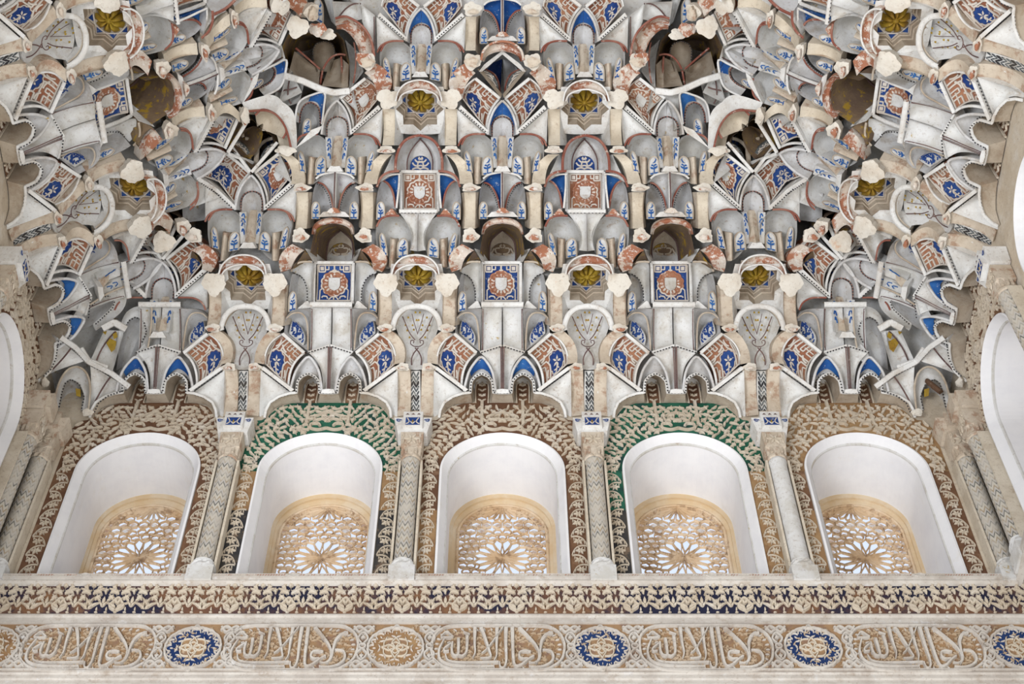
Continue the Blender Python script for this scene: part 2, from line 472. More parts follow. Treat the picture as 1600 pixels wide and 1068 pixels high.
# ------------------------------------------------------------------ the shell: walls, windows, vault backing
SILL, SPRING, ARCH = 5.50, 6.434, 0.315
def arch_pts(hw, base, spring, r=None, n=24, k=6):
    """an arch outline (x, z): up the left side, over, down the right side"""
    r = r or hw
    L = [(-hw, base + (spring - base) * i / k) for i in range(k)]
    A = [(-hw * math.cos(math.pi * i / n), spring + r * math.sin(math.pi * i / n)) for i in range(n + 1)]
    return np.array(L + A + [(hw, z) for _, z in reversed(L)])

def front(x, z, s=0.0):
    x, z, s = np.broadcast_arrays(np.asarray(x, float), np.asarray(z, float), np.asarray(s, float))
    return np.stack([x, YF - s, z], -1)

def wall_with_windows(name, T):
    mb = MB()
    for k in range(-2, 3):
        c = k * BAY; A = arch_pts(ARCH, SILL, SPRING)
        x0, x1 = c - BAY / 2, c + BAY / 2
        if k == -2: x0 = -HALF
        if k == 2: x1 = HALF
        top = 7.16
        xs = np.clip(np.linspace(x0, x1, len(A)), x0, x1)
        outer = [(x0, z) if x < -ARCH + 1e-6 else None for x, z in A]
        P = []
        for i, (x, z) in enumerate(A):
            if i < 6: q = (x0, z)
            elif i >= len(A) - 6: q = (x1, z)
            else:
                f = (i - 6) / (len(A) - 13)
                q = (x0, SPRING + (top - SPRING) * f * 4) if f < 0.25 else ((x1, SPRING + (top - SPRING) * (1 - f) * 4) if f > 0.75 else (x0 + (x1 - x0) * (f - 0.25) * 2, top))
            P.append(((x + c, z), q))
        a = np.array([p[0] for p in P]); b = np.array([p[1] for p in P])
        mb.grid(np.stack([front(a[:, 0], a[:, 1]), front(b[:, 0], b[:, 1])]))
    mb.grid(front(np.array([[-HALF, HALF], [-HALF, HALF]]), np.array([[SILL, SILL], [4.3, 4.3]])))
    mb.v = [tuple(T @ Vector(v)) for v in mb.v]
    return solo(name, mb, 'wall_relief', kind='structure')
wall_with_windows('wall_front', Matrix())
wall_with_windows('wall_left', DG)
wall_with_windows('wall_right', MX @ DG)
mb = MB(); mb.grid(np.array([[[-HALF, YF - 5, 6.0], [HALF, YF - 5, 6.0]], [[-HALF, YF - 5, 7.16], [HALF, YF - 5, 7.16]]]))
solo('wall_back', mb, 'wall_relief', kind='structure')

# the vault's backing: the stepped surface set back behind every piece of stucco
mb = MB()
g = np.linspace(-1, 1, 201)
gx, gy = np.meshgrid(g * (HALF + 0.02), g * (HALF + 0.02) + YC)
P = np.stack([gx, gy, 0 * gx], -1)
s = np.maximum(inset(P), 0)
P[..., 2] = np.interp(s, ST, ZT) + 0.32
hollow = 0 * s          # the backing rises behind the deep niches
for px_, py_, k_, h_, w_ in ((783, 385, 2, 0.85, 0.15), (785, 115, 1, 0.80, 0.16), (400, 228, 1, 0.80, 0.16), (272, 395, 1, 0.80, 0.16), (500, 85, 1, 0.85, 0.20), (655, 240, 2, 0.25, 0.13), (655, 440, 2, 0.15, 0.14)):
    q = Vector([float(c) for c in on_vault(px_, py_, 0.10)])
    for k in range(k_):
        for T in (Matrix(), MX, DG, MX @ DG):
            w = T @ SH(-k * BAY) @ q
            hollow = np.maximum(hollow, h_ * np.exp(-(((P[..., 0] - w.x) ** 2 + (P[..., 1] - w.y) ** 2) / w_ ** 2) ** 2))
P[..., 2] += hollow
mb.grid(P)
solo('ceiling', mb, 'pale_stucco', kind='structure', smooth=True)
mb = MB()
ring = np.array([[-1, -1], [1, -1], [1, 1], [-1, 1], [-1, -1]]) * (HALF + 0.02)
mb.grid(np.array([[[x, y + YC, z] for x, y in ring] for z in (7.0, 7.24)]))
solo('trim_1', mb, 'grey_stucco', kind='structure')

# ------------------------------------------------------------------ windows with plaster lattices
def seg(mb, pts, w, y0, th, m=0, closed=False):
    """a plaster bar following (x, z) points in the lattice plane"""
    p = np.array(list(pts) + ([pts[0]] if closed else []), float)
    if len(p) < 2: return
    t = np.gradient(p, axis=0); t /= np.linalg.norm(t, axis=1, keepdims=True) + 1e-9
    nrm = np.stack([-t[:, 1], t[:, 0]], 1) * w / 2
    a, b = p + nrm, p - nrm
    f = lambda q, y: np.stack([q[:, 0], np.full(len(q), y), q[:, 1]], 1)
    mb.grid(np.stack([f(a, y0 + th), f(a, y0), f(p, y0 - 0.004), f(b, y0), f(b, y0 + th)], 1), m)

LW, LS, LT = 0.238, 6.40, 0.24      # lattice half width, springing, rise
def inside_light(x, z, e=0.0):
    return abs(x) < LW - e and (z < LS or (x / (LW - e)) ** 2 + ((z - LS) / (LT - e)) ** 2 < 1)

def lattice_meshes():
    y0 = YF + 0.40
    fr, bars, pane = MB(), MB(), MB()
    o = arch_pts(LW, 5.55, LS, LT, 30)
    seg(fr, o, 0.016, y0 - 0.005, 0.05)
    cx, cz, N = 0.0, 6.215, 16
    R0, R1, R2 = 0.030, 0.050, 0.158
    for i in range(N):       # the great rosette
        a0 = 2 * math.pi * (i + 0.5) / N
        d = math.pi / N
        pt = lambda r, a: (cx + r * math.sin(a), cz + r * math.cos(a))
        petal = [pt(R1, a0), pt(R1 + 0.045, a0 - d * 0.86), pt(R2 - 0.03, a0 - d * 0.92), pt(R2, a0), pt(R2 - 0.03, a0 + d * 0.92), pt(R1 + 0.045, a0 + d * 0.86)]
        seg(bars, [petal[0], petal[1], petal[2], petal[3]], 0.0055, y0, 0.012)
        seg(bars, [petal[0], petal[5], petal[4], petal[3]], 0.0055, y0, 0.012)
        seg(bars, [pt(0.0, 0), pt(R0, a0 - d * 0.5), pt(R1 + 0.006, a0)], 0.0035, y0 - 0.002, 0.012)
        seg(bars, [pt(0.014, a0 - d), pt(R0, a0 + d * 0.8), pt(R1 + 0.006, a0)], 0.0035, y0 - 0.002, 0.012)
    for rr, n2, sz in ((0.172, 20, 0.024), (0.212, 26, 0.024)):
        for i in range(n2):
            a = 2 * math.pi * (i + (0.5 if rr > 0.2 else 0)) / n2
            x, z = cx + rr * math.sin(a), cz + rr * math.cos(a)
            if not inside_light(x, z, 0.012) or z > 6.52 or z < 5.93: continue
            seg(bars, [(x + sz * math.cos(b), z + sz * math.sin(b)) for b in np.linspace(0, 2 * math.pi, 7) + a], 0.0055, y0, 0.012)
            V = [(x + sz * 0.86 * math.cos(b), y0 + 0.018 + 0.008 * math.sin(3 * a + b), z + sz * 0.86 * math.sin(b)) for b in np.linspace(0, 2 * math.pi, 7)[:-1] + a]
            pane.add(V + [(x, y0 + 0.006, z)], [(k, (k + 1) % 6, 6) for k in range(6)])
    top = (0.0, LS + LT - 0.012)      # the half rosette hanging from the crown
    for i in range(-4, 5):
        a = math.pi + i * 0.31
        pt = lambda r, b: (top[0] + r * math.sin(b) * 1.15, top[1] + r * math.cos(b))
        seg(bars, [pt(0.03, a), pt(0.05, a - 0.10), pt(0.098, a - 0.115), pt(0.112, a), pt(0.098, a + 0.115), pt(0.05, a + 0.10), pt(0.03, a)], 0.0055, y0, 0.012)
        seg(bars, [pt(0.0, a), pt(0.05, a - 0.15)], 0.0045, y0 - 0.002, 0.012)
    # hexagonal cells fill the rest
    st = 0.056
    for r in range(-2, 15):
        for c in range(-7, 8):
            x, z = (c + 0.5 * (r % 2)) * st, 5.86 + r * st * 0.86
            if not inside_light(x, z, 0.006) or math.hypot(x - cx, z - cz) < 0.235 and z < 6.52: continue
            if math.hypot(x / 1.15, z - top[1]) < 0.125: continue
            hexa = [(x + st * 0.5 * math.cos(b), z + st * 0.5 * math.sin(b)) for b in np.linspace(0, 2 * math.pi, 7) + 0.52]
            seg(bars, hexa, 0.0055, y0, 0.012)
            V = [(p[0] * 0.9 + x * 0.1, y0 + 0.016 + 0.007 * math.sin(r * 5 + c * 3 + k), p[1] * 0.9 + z * 0.1) for k, p in enumerate(hexa[:-1])]
            pane.add(V + [(x, y0 + 0.006, z)], [(k, (k + 1) % 6, 6) for k in range(6)])
    # rim of long cells under the arch
    for i in range(1, 14):
        a = math.pi * i / 14
        p = lambda k: (-(LW - k) * math.cos(a), LS + (LT - k) * math.sin(a))
        seg(bars, [p(0.0), p(0.036)], 0.0055, y0, 0.012)
    A = arch_pts(LW - 0.036, 6.2, LS, LT - 0.036, 28)
    seg(bars, A[4:-4], 0.0055, y0, 0.012)
    return fr, bars, pane
_fr, _bars, _pane = lattice_meshes()
M_FR, M_BARS, M_PANE = mesh_of('lattice_frame', _fr, 'lattice_plaster'), mesh_of('lattice', _bars, 'lattice_plaster'), mesh_of('pane', _pane, 'frosted_pane')

def window_meshes():
    rv, sand, line, trim = MB(), MB(), MB(), MB()
    A = arch_pts(ARCH, SILL, SPRING, n=32)
    A2 = arch_pts(ARCH - 0.028, SILL, SPRING, n=32)
    A3 = arch_pts(ARCH - 0.034, SILL, SPRING, n=32)
    Bk = arch_pts(0.283, SILL, SPRING, ARCH - 0.03, n=32)
    f = lambda q, s: front(q[:, 0], q[:, 1], s)
    trim.grid(np.stack([f(A * [1.035, 1] , 0.0), f(A * [1.035, 1], 0.016), f(A, 0.018), f(A2, -0.03)]))
    line.grid(np.stack([f(A2, -0.03), f(A3, -0.036), f(A3, -0.045)]))
    rv.grid(np.stack([f(A3 * (1 - t) + Bk * t, -0.045 - 0.335 * t) for t in np.linspace(0, 1, 8)]))
    rv.grid(front(np.array([[-ARCH, ARCH], [-ARCH, ARCH]]), np.full((2, 2), SILL), np.array([[0, 0], [-0.42, -0.42]])))
    L = arch_pts(LW + 0.004, SILL, LS, LT + 0.004, n=32)
    M1 = L * 0.45 + Bk * 0.55
    sand.grid(np.stack([f(Bk, -0.38), f(M1, -0.38), f(M1, -0.392), f(L, -0.40), f(L, -0.44)]))
    return [mesh_of(n, m, mt, smooth=False) for n, m, mt in (('reveal', rv, 'lime_white'), ('arch_surround', sand, 'sand_frame'), ('shadow_groove', line, 'pale_stucco'), ('arch_edge', trim, 'lime_white'))]
WIN = window_meshes()
wi = 0
for T, ks in ((Matrix(), range(-2, 3)), (DG, (-2, -1, 0)), (MX @ DG, (-2, -1, 0))):
    for k in ks:
        wi += 1
        r = bpy.data.objects.new(f'window_{wi}', WIN[0]); COL.objects.link(r)
        r.matrix_world = T @ SH(k * BAY)
        r['kind'] = 'structure'
        for n, me in (('arch_surround', WIN[1]), ('shadow_groove', WIN[2]), ('arch_edge', WIN[3]), ('lattice_frame', M_FR), ('lattice', M_BARS), ('pane', M_PANE)):
            o = bpy.data.objects.new(n, me); COL.objects.link(o); o.parent = r

# ------------------------------------------------------------------ carved foliage
LEAVES = [[(x, y * 0.78) for x, y in L] for L in [
    [(0, 0), (0.12, 0.16), (0.34, 0.24), (0.62, 0.20), (1.0, 0.02), (0.72, 0.02), (0.50, -0.04), (0.30, -0.10), (0.12, -0.08)],
    [(0, 0), (0.10, 0.20), (0.34, 0.30), (0.50, 0.56), (0.56, 0.26), (1.0, 0.14), (0.62, 0.02), (0.66, -0.28), (0.40, -0.10), (0.14, -0.10)],
    [(0, 0), (0.22, 0.18), (0.55, 0.20), (0.95, 0.0), (0.55, -0.20), (0.22, -0.18)],
    [(0, 0), (0.30, 0.10), (0.44, 0.34), (0.66, 0.12), (1.0, 0.26), (0.80, 0.0), (1.0, -0.26), (0.66, -0.12), (0.44, -0.34), (0.30, -0.10)],
]]
def leaf(mb, x, z, size, ang, kind, to3d, th=0.008, m=1, flip=1):
    sh = LEAVES[kind]
    c, s_ = math.cos(ang), math.sin(ang)
    q = [(x + size * (a * c - flip * b * s_), z + size * (a * s_ + flip * b * c)) for a, b in sh]
    cen = (sum(a for a, b in q) / len(q), sum(b for a, b in q) / len(q))
    n = len(q)
    top = [to3d(cen[0] + (a - cen[0]) * 0.86, cen[1] + (b - cen[1]) * 0.86, th) for a, b in q]
    bot = [to3d(a, b, 0.0) for a, b in q]
    mb.add(top + bot + [to3d(cen[0], cen[1], th * 1.2)], [(i, (i + 1) % n, 2 * n) for i in range(n)] + [(n + i, n + (i + 1) % n, (i + 1) % n, i) for i in range(n)], m)

def stroke2(mb, pts, w, to3d, th=0.008, m=1, closed=False, smooth=True, n=None):
    """raised moulding along flat (x, z) points; w may taper"""
    pts = list(pts) + ([pts[0]] if closed else [])
    n = n or 6 * len(pts)
    p = (resample if smooth else polyline)(pts, n)
    t = np.gradient(p, axis=0); t /= np.linalg.norm(t, axis=1, keepdims=True) + 1e-9
    ww = resample([[x] for x in w], n)[:, 0] if hasattr(w, '__len__') else np.full(n, w)
    nr = np.stack([-t[:, 1], t[:, 0]], 1) * ww[:, None] / 2
    rows = []
    for q, h in ((p + nr, 0.0), (p + nr * 0.75, th), (p - nr * 0.75, th), (p - nr, 0.0)):
        rows.append([to3d(a, b, h) for a, b in q])
    mb.grid(np.array(rows), m)
    for i in (0, -1):
        mb.add([rows[k][i] for k in range(4)], [(0, 1, 2, 3)], m)

def wall3(x, z, h): return (x, YF - 0.004 - h, z)
SPAN_TOP = [(-0.475, 6.86), (-0.43, 6.87), (-0.345, 6.88), (-0.31, 6.95), (-0.28, 7.0), (-0.21, 7.035), (0, 7.04)]
def span_top(u): return float(np.interp(-abs(u), [p[0] for p in SPAN_TOP], [p[1] for p in SPAN_TOP]))
def in_spandrel(u, z):
    if abs(u) > 0.415 or z > span_top(u) - 0.012: return False
    if z > SPRING: return math.hypot(u, z - SPRING) > ARCH + 0.034
    return False
def spandrel(name_k, seed):
    rd = random.Random(seed)
    gr, lv = MB(), MB()
    A = arch_pts(ARCH + 0.011, SPRING, SPRING, n=40)[6:-6]
    top = []
    for u, z in A:
        a = math.atan2(z - SPRING, u)
        if abs(u) > 0.27: top.append((0.425 * (1 if u > 0 else -1), SPRING + (6.86 - SPRING) * min(1, (z - SPRING) / 0.20)))
        else: top.append((u * 1.45, span_top(u * 1.45)))
    top = np.array(top)
    gr.grid(np.stack([front(A[:, 0], A[:, 1], 0.004), front(top[:, 0], top[:, 1], 0.004)]))
    st = 0.046
    for r in range(0, 16):
        for c in range(0, 16):
            u, z = (c + 0.5 * (r % 2)) * st + 0.004, SPRING + r * st * 0.80
            if not in_spandrel(u, z): continue
            if u < 0.09 and z < 6.87: continue
            k = rd.choice([0, 0, 1, 1, 3]); an = rd.choice([0.5, 1.1, 2.0, 2.6, -0.6, -2.2, 3.6]) + rd.uniform(-.3, .3)
            for sg in (1, -1):
                leaf(lv, sg * (u - 0.026 * math.cos(an)), z - 0.026 * math.sin(an), 0.056 * rd.uniform(.9, 1.15), an if sg > 0 else math.pi - an, k, wall3, 0.012, 0, sg)
    for sg in (1, -1):       # the palmette over the crown and the two upright stems
        stroke2(lv, [(sg * x, z) for x, z in ((0.0, 6.80), (0.045, 6.785), (0.085, 6.80), (0.085, 6.835), (0.05, 6.84), (0.035, 6.82))], 0.014, wall3, 0.014, 0)
        stroke2(lv, [(sg * x, z) for x, z in ((0.10, 6.79), (0.14, 6.78), (0.16, 6.80), (0.135, 6.815))], 0.012, wall3, 0.012, 0)
        stroke2(lv, [(sg * x, z) for x, z in ((0.0, 6.86), (0.03, 6.885), (0.06, 6.87), (0.07, 6.90), (0.03, 6.93), (0.0, 6.945))], 0.012, wall3, 0.012, 0)
        stroke2(lv, [(sg * 0.112, 6.84), (sg * 0.112, 6.95), (sg * 0.112, 7.045)], 0.020, wall3, 0.013, 0, smooth=False)
        leaf(lv, sg * 0.015, 6.90, 0.05, 1.2 if sg > 0 else 1.94, 1, wall3, 0.011, 0, sg)
    return gr, lv
GROUND = ['brown_ground', 'green_ground', 'brown_ground', 'green_ground', 'tan_ground']
GW = ['brown', 'green', 'red-brown', 'green', 'tan']
WW = ['leftmost', 'second', 'middle', 'fourth', 'rightmost']
for k in range(5):
    gr, lv = spandrel(k, 40 + k)
    off = np.array([(k - 2) * BAY, 0, 0])
    for b in (gr, lv): b.v = [tuple(np.array(v) + off) for v in b.v]
    org = (off[0], YF, 6.9)
    r = bpy.data.objects.new('carved_spandrel', None); COL.objects.link(r); r.location = org
    r['label'] = f"carved leaf relief on {GW[k]} ground arching over the {WW[k]} front window"; r['category'] = 'carving'; r['group'] = 'carved spandrels over the front windows'
    solo('ground', gr, GROUND[k], r, org); solo('leaf_relief', lv, 'wall_relief', r, org)

def strip_piece(w, h, cols, x0, z0, seed, to3d):
    gr, lv = MB(), MB()
    n = int(h / 0.066)
    for i in range(n):
        z = z0 + (i + 0.5) * h / n
        x = x0 + 0.004 * (-1) ** i
        for k in range(6):
            leaf(lv, x, z, 0.027, k * math.pi / 3 + 0.3 * (i % 2), 2, to3d, 0.010, 0)
        sg = (-1) ** i
        stroke2(lv, [(x0 - sg * w * .42, z - .03), (x0 - sg * w * .1, z + 0.028), (x0 + sg * w * .42, z + 0.034)], 0.006, to3d, 0.007, 0)
        leaf(lv, x0 + sg * w * 0.30, z + 0.008, 0.024, 1.57, 0, to3d, 0.009, 0, sg)
        leaf(lv, x0 - sg * w * 0.30, z - 0.018, 0.024, 1.57, 0, to3d, 0.009, 0, -sg)
    return lv
SC_ = [('tan_ground', 'tan_ground'), ('brown_ground', 'black_ground'), ('tan_ground', 'tan_ground'), ('brown_ground', 'black_ground'), ('black_ground', 'tan_ground')]
# (upper, lower) ground of the two strips beside every window: (left strip, right strip)
STRIPS = [(('brown_ground', 'brown_ground'), ('brown_ground', 'brown_ground')), (('tan_ground', 'black_ground'), ('tan_ground', 'black_ground')),
          (('brown_ground', 'tan_ground'), ('brown_ground', 'brown_ground')), (('green_ground', 'black_ground'), ('tan_ground', 'tan_ground')), (('brown_ground', 'tan_ground'), ('brown_ground', 'brown_ground'))]
def foliage_strip(T, k, sd, mats, lab, group):
    x0 = k * BAY + sd * 0.377
    org = T @ Vector((x0, YF, 6.0))
    r = bpy.data.objects.new('foliage_strip', None); COL.objects.link(r); r.location = org
    r['label'] = lab; r['category'] = 'carving'; r['group'] = group
    def rel(b): b.v = [tuple(T @ Vector(v)) for v in b.v]; return b
    for (z0, z1, mt) in ((5.5, 6.12, mats[1]), (6.12, 6.55, mats[0])):
        gr = MB(); gr.grid(front(np.array([[x0 - 0.048, x0 + 0.048]] * 2), np.array([[z0] * 2, [z1] * 2]), 0.004))
        lv = strip_piece(0.09, z1 - z0, None, x0, z0, 1, wall3)
        p = solo('carved_panel', rel(gr), mt, r, tuple(org)); q = solo('leaf_relief', rel(lv), 'wall_relief', p, tuple(org))
for k in range(-2, 3):
    for i, sd in enumerate((-1, 1)):
        tone = STRIPS[k + 2][i][1].split('_')[0]
        foliage_strip(Matrix(), k, sd, STRIPS[k + 2][i], f"narrow carved flower strip on {tone} ground along the {('left', 'right')[i]} edge of the {WW[k + 2]} front window", 'flower strips beside the windows')
for T, side in ((DG, 'left'), (MX @ DG, 'right')):
    for k, sd in ((-2, -1), (-2, 1)):
        foliage_strip(T, k, sd, ('brown_ground', 'tan_ground'), f"narrow carved flower strip on the {side} side wall, {'corner side' if sd < 0 else 'outer side'} of its window", 'flower strips beside the windows')
    gr, lv = spandrel(9, 71 if side == 'left' else 72)
    org = T @ Vector((-2 * BAY, YF, 6.9))
    for b in (gr, lv): b.v = [tuple(T @ (Vector(v) + Vector((-2 * BAY, 0, 0)))) for v in b.v]
    r = bpy.data.objects.new('carved_spandrel', None); COL.objects.link(r); r.location = org
    r['label'] = f"carved leaf relief arching over the {side} side wall's window, seen edge-on"; r['category'] = 'carving'
    solo('ground', gr, 'brown_ground', r, tuple(org)); solo('leaf_relief', lv, 'wall_relief', r, tuple(org))

# ------------------------------------------------------------------ columns between the windows
def lathe(mb, prof, n=20, m=0, c=(0, 0)):
    P = np.array([[(c[0] + r * math.cos(2 * math.pi * i / n), c[1] + r * math.sin(2 * math.pi * i / n), z) for i in range(n)] for r, z in prof])
    mb.grid(P, m, close=True)
def block(mb, x0, x1, y0, y1, z0, z1, m=0, taper=0.0):
    V = [(x0 + taper, y0 + taper, z0), (x1 - taper, y0 + taper, z0), (x1 - taper, y1, z0), (x0 + taper, y1, z0), (x0, y0, z1), (x1, y0, z1), (x1, y1, z1), (x0, y1, z1)]
    mb.add(V, [(3, 2, 1, 0), (4, 5, 6, 7), (0, 1, 5, 4), (1, 2, 6, 5), (2, 3, 7, 6), (3, 0, 4, 7)], m)
def column_meshes(tiled, corner=False):
    out = []
    b = MB()
    block(b, -0.062, 0.062, -0.062, 0.05, 0.0, 0.14); lathe(b, [(0.064, 0.13), (0.066, 0.16), (0.060, 0.185), (0.052, 0.20), (0.054, 0.215), (0.046, 0.225)])
    out.append(('base', b, 'pale_stucco', None))
    s_ = MB(); lathe(s_, [(0.045, 0.22), (0.045, 1.02), (0.049, 1.03), (0.049, 1.045), (0.045, 1.055)])
    out.append(('shaft', s_, tiled, None))
    r = MB()
    for i, x in enumerate((-0.056, 0.056)): block(r, x - 0.006, x + 0.006, -0.012, 0.055, 0.14, 1.06)
    out.append(('side_fillet', r, 'cream_stucco', None))
    c = MB()
    lathe(c, [(0.044, 1.05), (0.052, 1.06), (0.052, 1.075), (0.045, 1.085), (0.048, 1.12), (0.056, 1.135)])
    for i in range(12):
        a = 2 * math.pi * i / 12
        x, y = 0.050 * math.cos(a), 0.050 * math.sin(a)
        block(c, x - 0.008, x + 0.008, y - 0.008, y + 0.008, 1.085, 1.14, taper=0.002)
    block(c, -0.060, 0.060, -0.060, 0.055, 1.135, 1.245, taper=0.006)
    f3 = lambda x, z, h: (x, -0.0585 - h, z)
    for k in range(6): leaf(c, 0.0, 1.19, 0.048, k * math.pi / 3, 2, f3, 0.008, 1)
    for sx in (-1, 1):
        leaf(c, sx * 0.045, 1.155, 0.04, 1.57, 0, f3, 0.008, 1, sx); leaf(c, sx * 0.045, 1.20, 0.04, 1.57, 0, f3, 0.008, 1, sx)
    out.append(('capital', c, ['brown_stucco', 'wall_relief'], None))
    ab = MB(); block(ab, -0.10, 0.10, -0.075, 0.055, 1.25, 1.345, taper=0.022)
    block(ab, -0.052, 0.052, -0.088, 0.055, 1.27, 1.40)
    out.append(('abacus', ab, 'brown_stucco' if corner else 'white_stucco', None))
    t = MB(); f4 = lambda x, z, h: (x, -0.0885 - h, z)
    t.add([f4(-0.038, 1.275, 0), f4(0.038, 1.275, 0), f4(0.038, 1.335, 0), f4(-0.038, 1.335, 0)], [(0, 1, 2, 3)], 0)
    for sx in (-1, 1):
        leaf(t, 0, 1.283, 0.030, 1.57 - sx * 0.7, 0, f4, 0.003, 1, sx); stroke2(t, [(sx * 0.036, 1.283), (sx * 0.02, 1.30), (sx * 0.03, 1.328)], 0.006, f4, 0.003, 1)
        f5 = lambda x, z, h: (x, -0.077 - h, z)
        stroke2(t, [(sx * 0.06, 1.325), (sx * 0.085, 1.33), (sx * 0.08, 1.315), (sx * 0.068, 1.318)], 0.006, f5, 0.002, 0)
    leaf(t, 0, 1.290, 0.028, 1.57, 2, f4, 0.004, 2)
    for x in (-0.03, 0.0, 0.03): t.add([f4(x - .011, 1.362, 0), f4(x + .011, 1.362, 0), f4(x, 1.382, 0)], [(0, 1, 2)], 3)
    if not corner: out.append(('painted_tile', t, ['deep_blue_paint', 'relief_white', 'gold_leaf', 'dark_line'], 'blue tile with a small flower'))
    zo, zn = [0, 0.225, 1.055, 1.245, 1.25, 1.345, 1.40], [0, 0.155, 0.935, 1.135, 1.14, 1.245, 1.285]
    for o in out: o[1].v = [(x, y * (0.8 if y < -0.05 else 1.0), float(np.interp(z, zo, zn))) for x, y, z in o[1].v]
    return [(n, mesh_of(n, mb, mt, smooth=(n in ('shaft',))), l) for n, mb, mt, l in out]
COLS = {k: column_meshes(k) for k in ('zigzag_tiles', 'pale_stucco')}
COLS['corner'] = column_meshes('zigzag_tiles', True)
def carved_column(T, x, kind, lab):
    r = bpy.data.objects.new('carved_column', None); COL.objects.link(r)
    r.matrix_world = T @ Matrix.Translation((x, YF - 0.06, 5.50))
    r['label'] = lab; r['category'] = 'column'; r['kind'] = 'thing'; r['group'] = 'slender columns between the windows'
    for n, me, l in COLS[kind]:
        o = bpy.data.objects.new(n, me); COL.objects.link(o); o.parent = r
        if l: o['label'] = l
for i, (x, kind, lab) in enumerate((
        (-2.405, 'corner', 'zigzag-tiled column in the left corner beside the leftmost window'),
        (-1.425, 'zigzag_tiles', 'worn tiled column between the first and second front windows'),
        (-0.475, 'zigzag_tiles', 'grey zigzag-tiled column left of the middle window'),
        (0.475, 'zigzag_tiles', 'grey zigzag-tiled column right of the middle window'),
        (1.425, 'pale_stucco', 'plain bluish-grey column between the fourth and fifth windows'),
        (2.405, 'corner', 'dark zigzag-tiled column in the right corner beside the rightmost window'))):
    carved_column(Matrix(), x, kind, lab)
for T, side in ((DG, 'left'), (MX @ DG, 'right')):
    carved_column(T, -2.30, 'corner', f'tiled column on the {side} side wall, nearest the corner')
    carved_column(T, -1.425, 'zigzag_tiles', f'tiled column on the {side} side wall, beyond its window')
    # dark carved strip right in the corner
    gr, lv = MB(), MB()
    c3 = lambda x, z, h: (-HALF + 0.005 + h, YF - 0.075 + x, z)
    gr.add([(-HALF + 0.004, YF - 0.15, 5.5), (-HALF + 0.004, YF, 5.5), (-HALF + 0.004, YF, 6.75), (-HALF + 0.004, YF - 0.15, 6.75)], [(0, 1, 2, 3)])
    for i in range(20):
        z = 5.53 + i * 0.062
        for k in range(6): leaf(lv, 0.02 * (-1) ** i, z, 0.036, k * math.pi / 3, 2, c3, 0.009, 0)
    X = Matrix() if side == 'left' else MX
    for b in (gr, lv): b.v = [tuple(X @ Vector(v)) for v in b.v]
    org = tuple(X @ Vector((-HALF, YF - 0.075, 6.1)))
    r = bpy.data.objects.new('foliage_strip', None); COL.objects.link(r); r.location = org
    r['label'] = f'dark carved strip in the {side} corner between two tiled columns'; r['category'] = 'carving'
    solo('carved_panel', gr, 'black_ground', r, org); solo('leaf_relief', lv, 'soffit_stucco', r, org)

# ------------------------------------------------------------------ cornice and friezes below the windows
FS = 0.07                      # the frieze stands this far in front of the windows' wall
def fr3(x, z, h): return (x, YF - FS - 0.004 - h, z)
def profile_bar(name, prof, x0=-HALF, x1=HALF, mat='white_stucco'):
    mb = MB(); P = np.array([[(x, YF - s, z) for s, z in prof] for x in (x0, x1)]); mb.grid(P)
    return solo(name, mb, mat, kind='structure')
profile_bar('trim_2', [(0.0, 5.55), (0.088, 5.55), (0.098, 5.546), (0.098, 5.517), (0.090, 5.512), (0.098, 5.506), (0.098, 5.496), (0.084, 5.490), (FS, 5.484)], mat='aged_trim')
cd = MB()
d3 = lambda x, z, h: (x, YF - 0.0990 - h, z)
for i in range(10):
    x0 = -2.45 + i * 0.49
    for z in (5.523, 5.541): stroke2(cd, [(x0 + 0.02, z), (x0 + 0.45, z)], 0.0035, d3, 0.003, 1, smooth=False)
    for k in range(34): leaf(cd, x0 + 0.03 + k * 0.0125, 5.532, 0.012, 0.6, 2, d3, 0.002, 0)
    stroke2(cd, [(x0 - 0.024, 5.532), (x0, 5.544), (x0 + 0.024, 5.532), (x0, 5.520)], 0.006, d3, 0.005, 1, closed=True)
solo('cord_moulding', cd, ['rust_stucco', 'aged_trim'], None, (0, YF - 0.098, 5.532), label='thin twisted cord moulding along the cornice lip under the windows', category='moulding')
profile_bar('trim_3', [(FS, 5.300), (0.080, 5.296), (0.084, 5.288), (0.084, 5.280), (0.076, 5.274), (0.074, 5.262), (0.082, 5.257), (0.082, 5.248), (FS, 5.242)], mat='aged_trim')
profile_bar('trim_4', [(FS, 4.938), (0.080, 4.934), (0.083, 4.924), (0.076, 4.918), (0.076, 4.906), (0.083, 4.901), (0.083, 4.890), (0.076, 4.885), (0.076, 4.868), (0.084, 4.862), (0.084, 4.84), (FS, 4.83), (FS, 4.3)], mat='aged_trim')
gr = MB(); gr.grid(np.array([[fr3(-HALF, 5.295, 0), fr3(HALF, 5.295, 0)], [fr3(-HALF, 5.40, 0), fr3(HALF, 5.40, 0)], [fr3(-HALF, 5.488, 0), fr3(HALF, 5.488, 0)]]))
lv = MB()
fz = lambda x, z, h: fr3(x, 5.302 + (z - 5.302) * 1.22, h)
n = 38; st = 2 * HALF / n
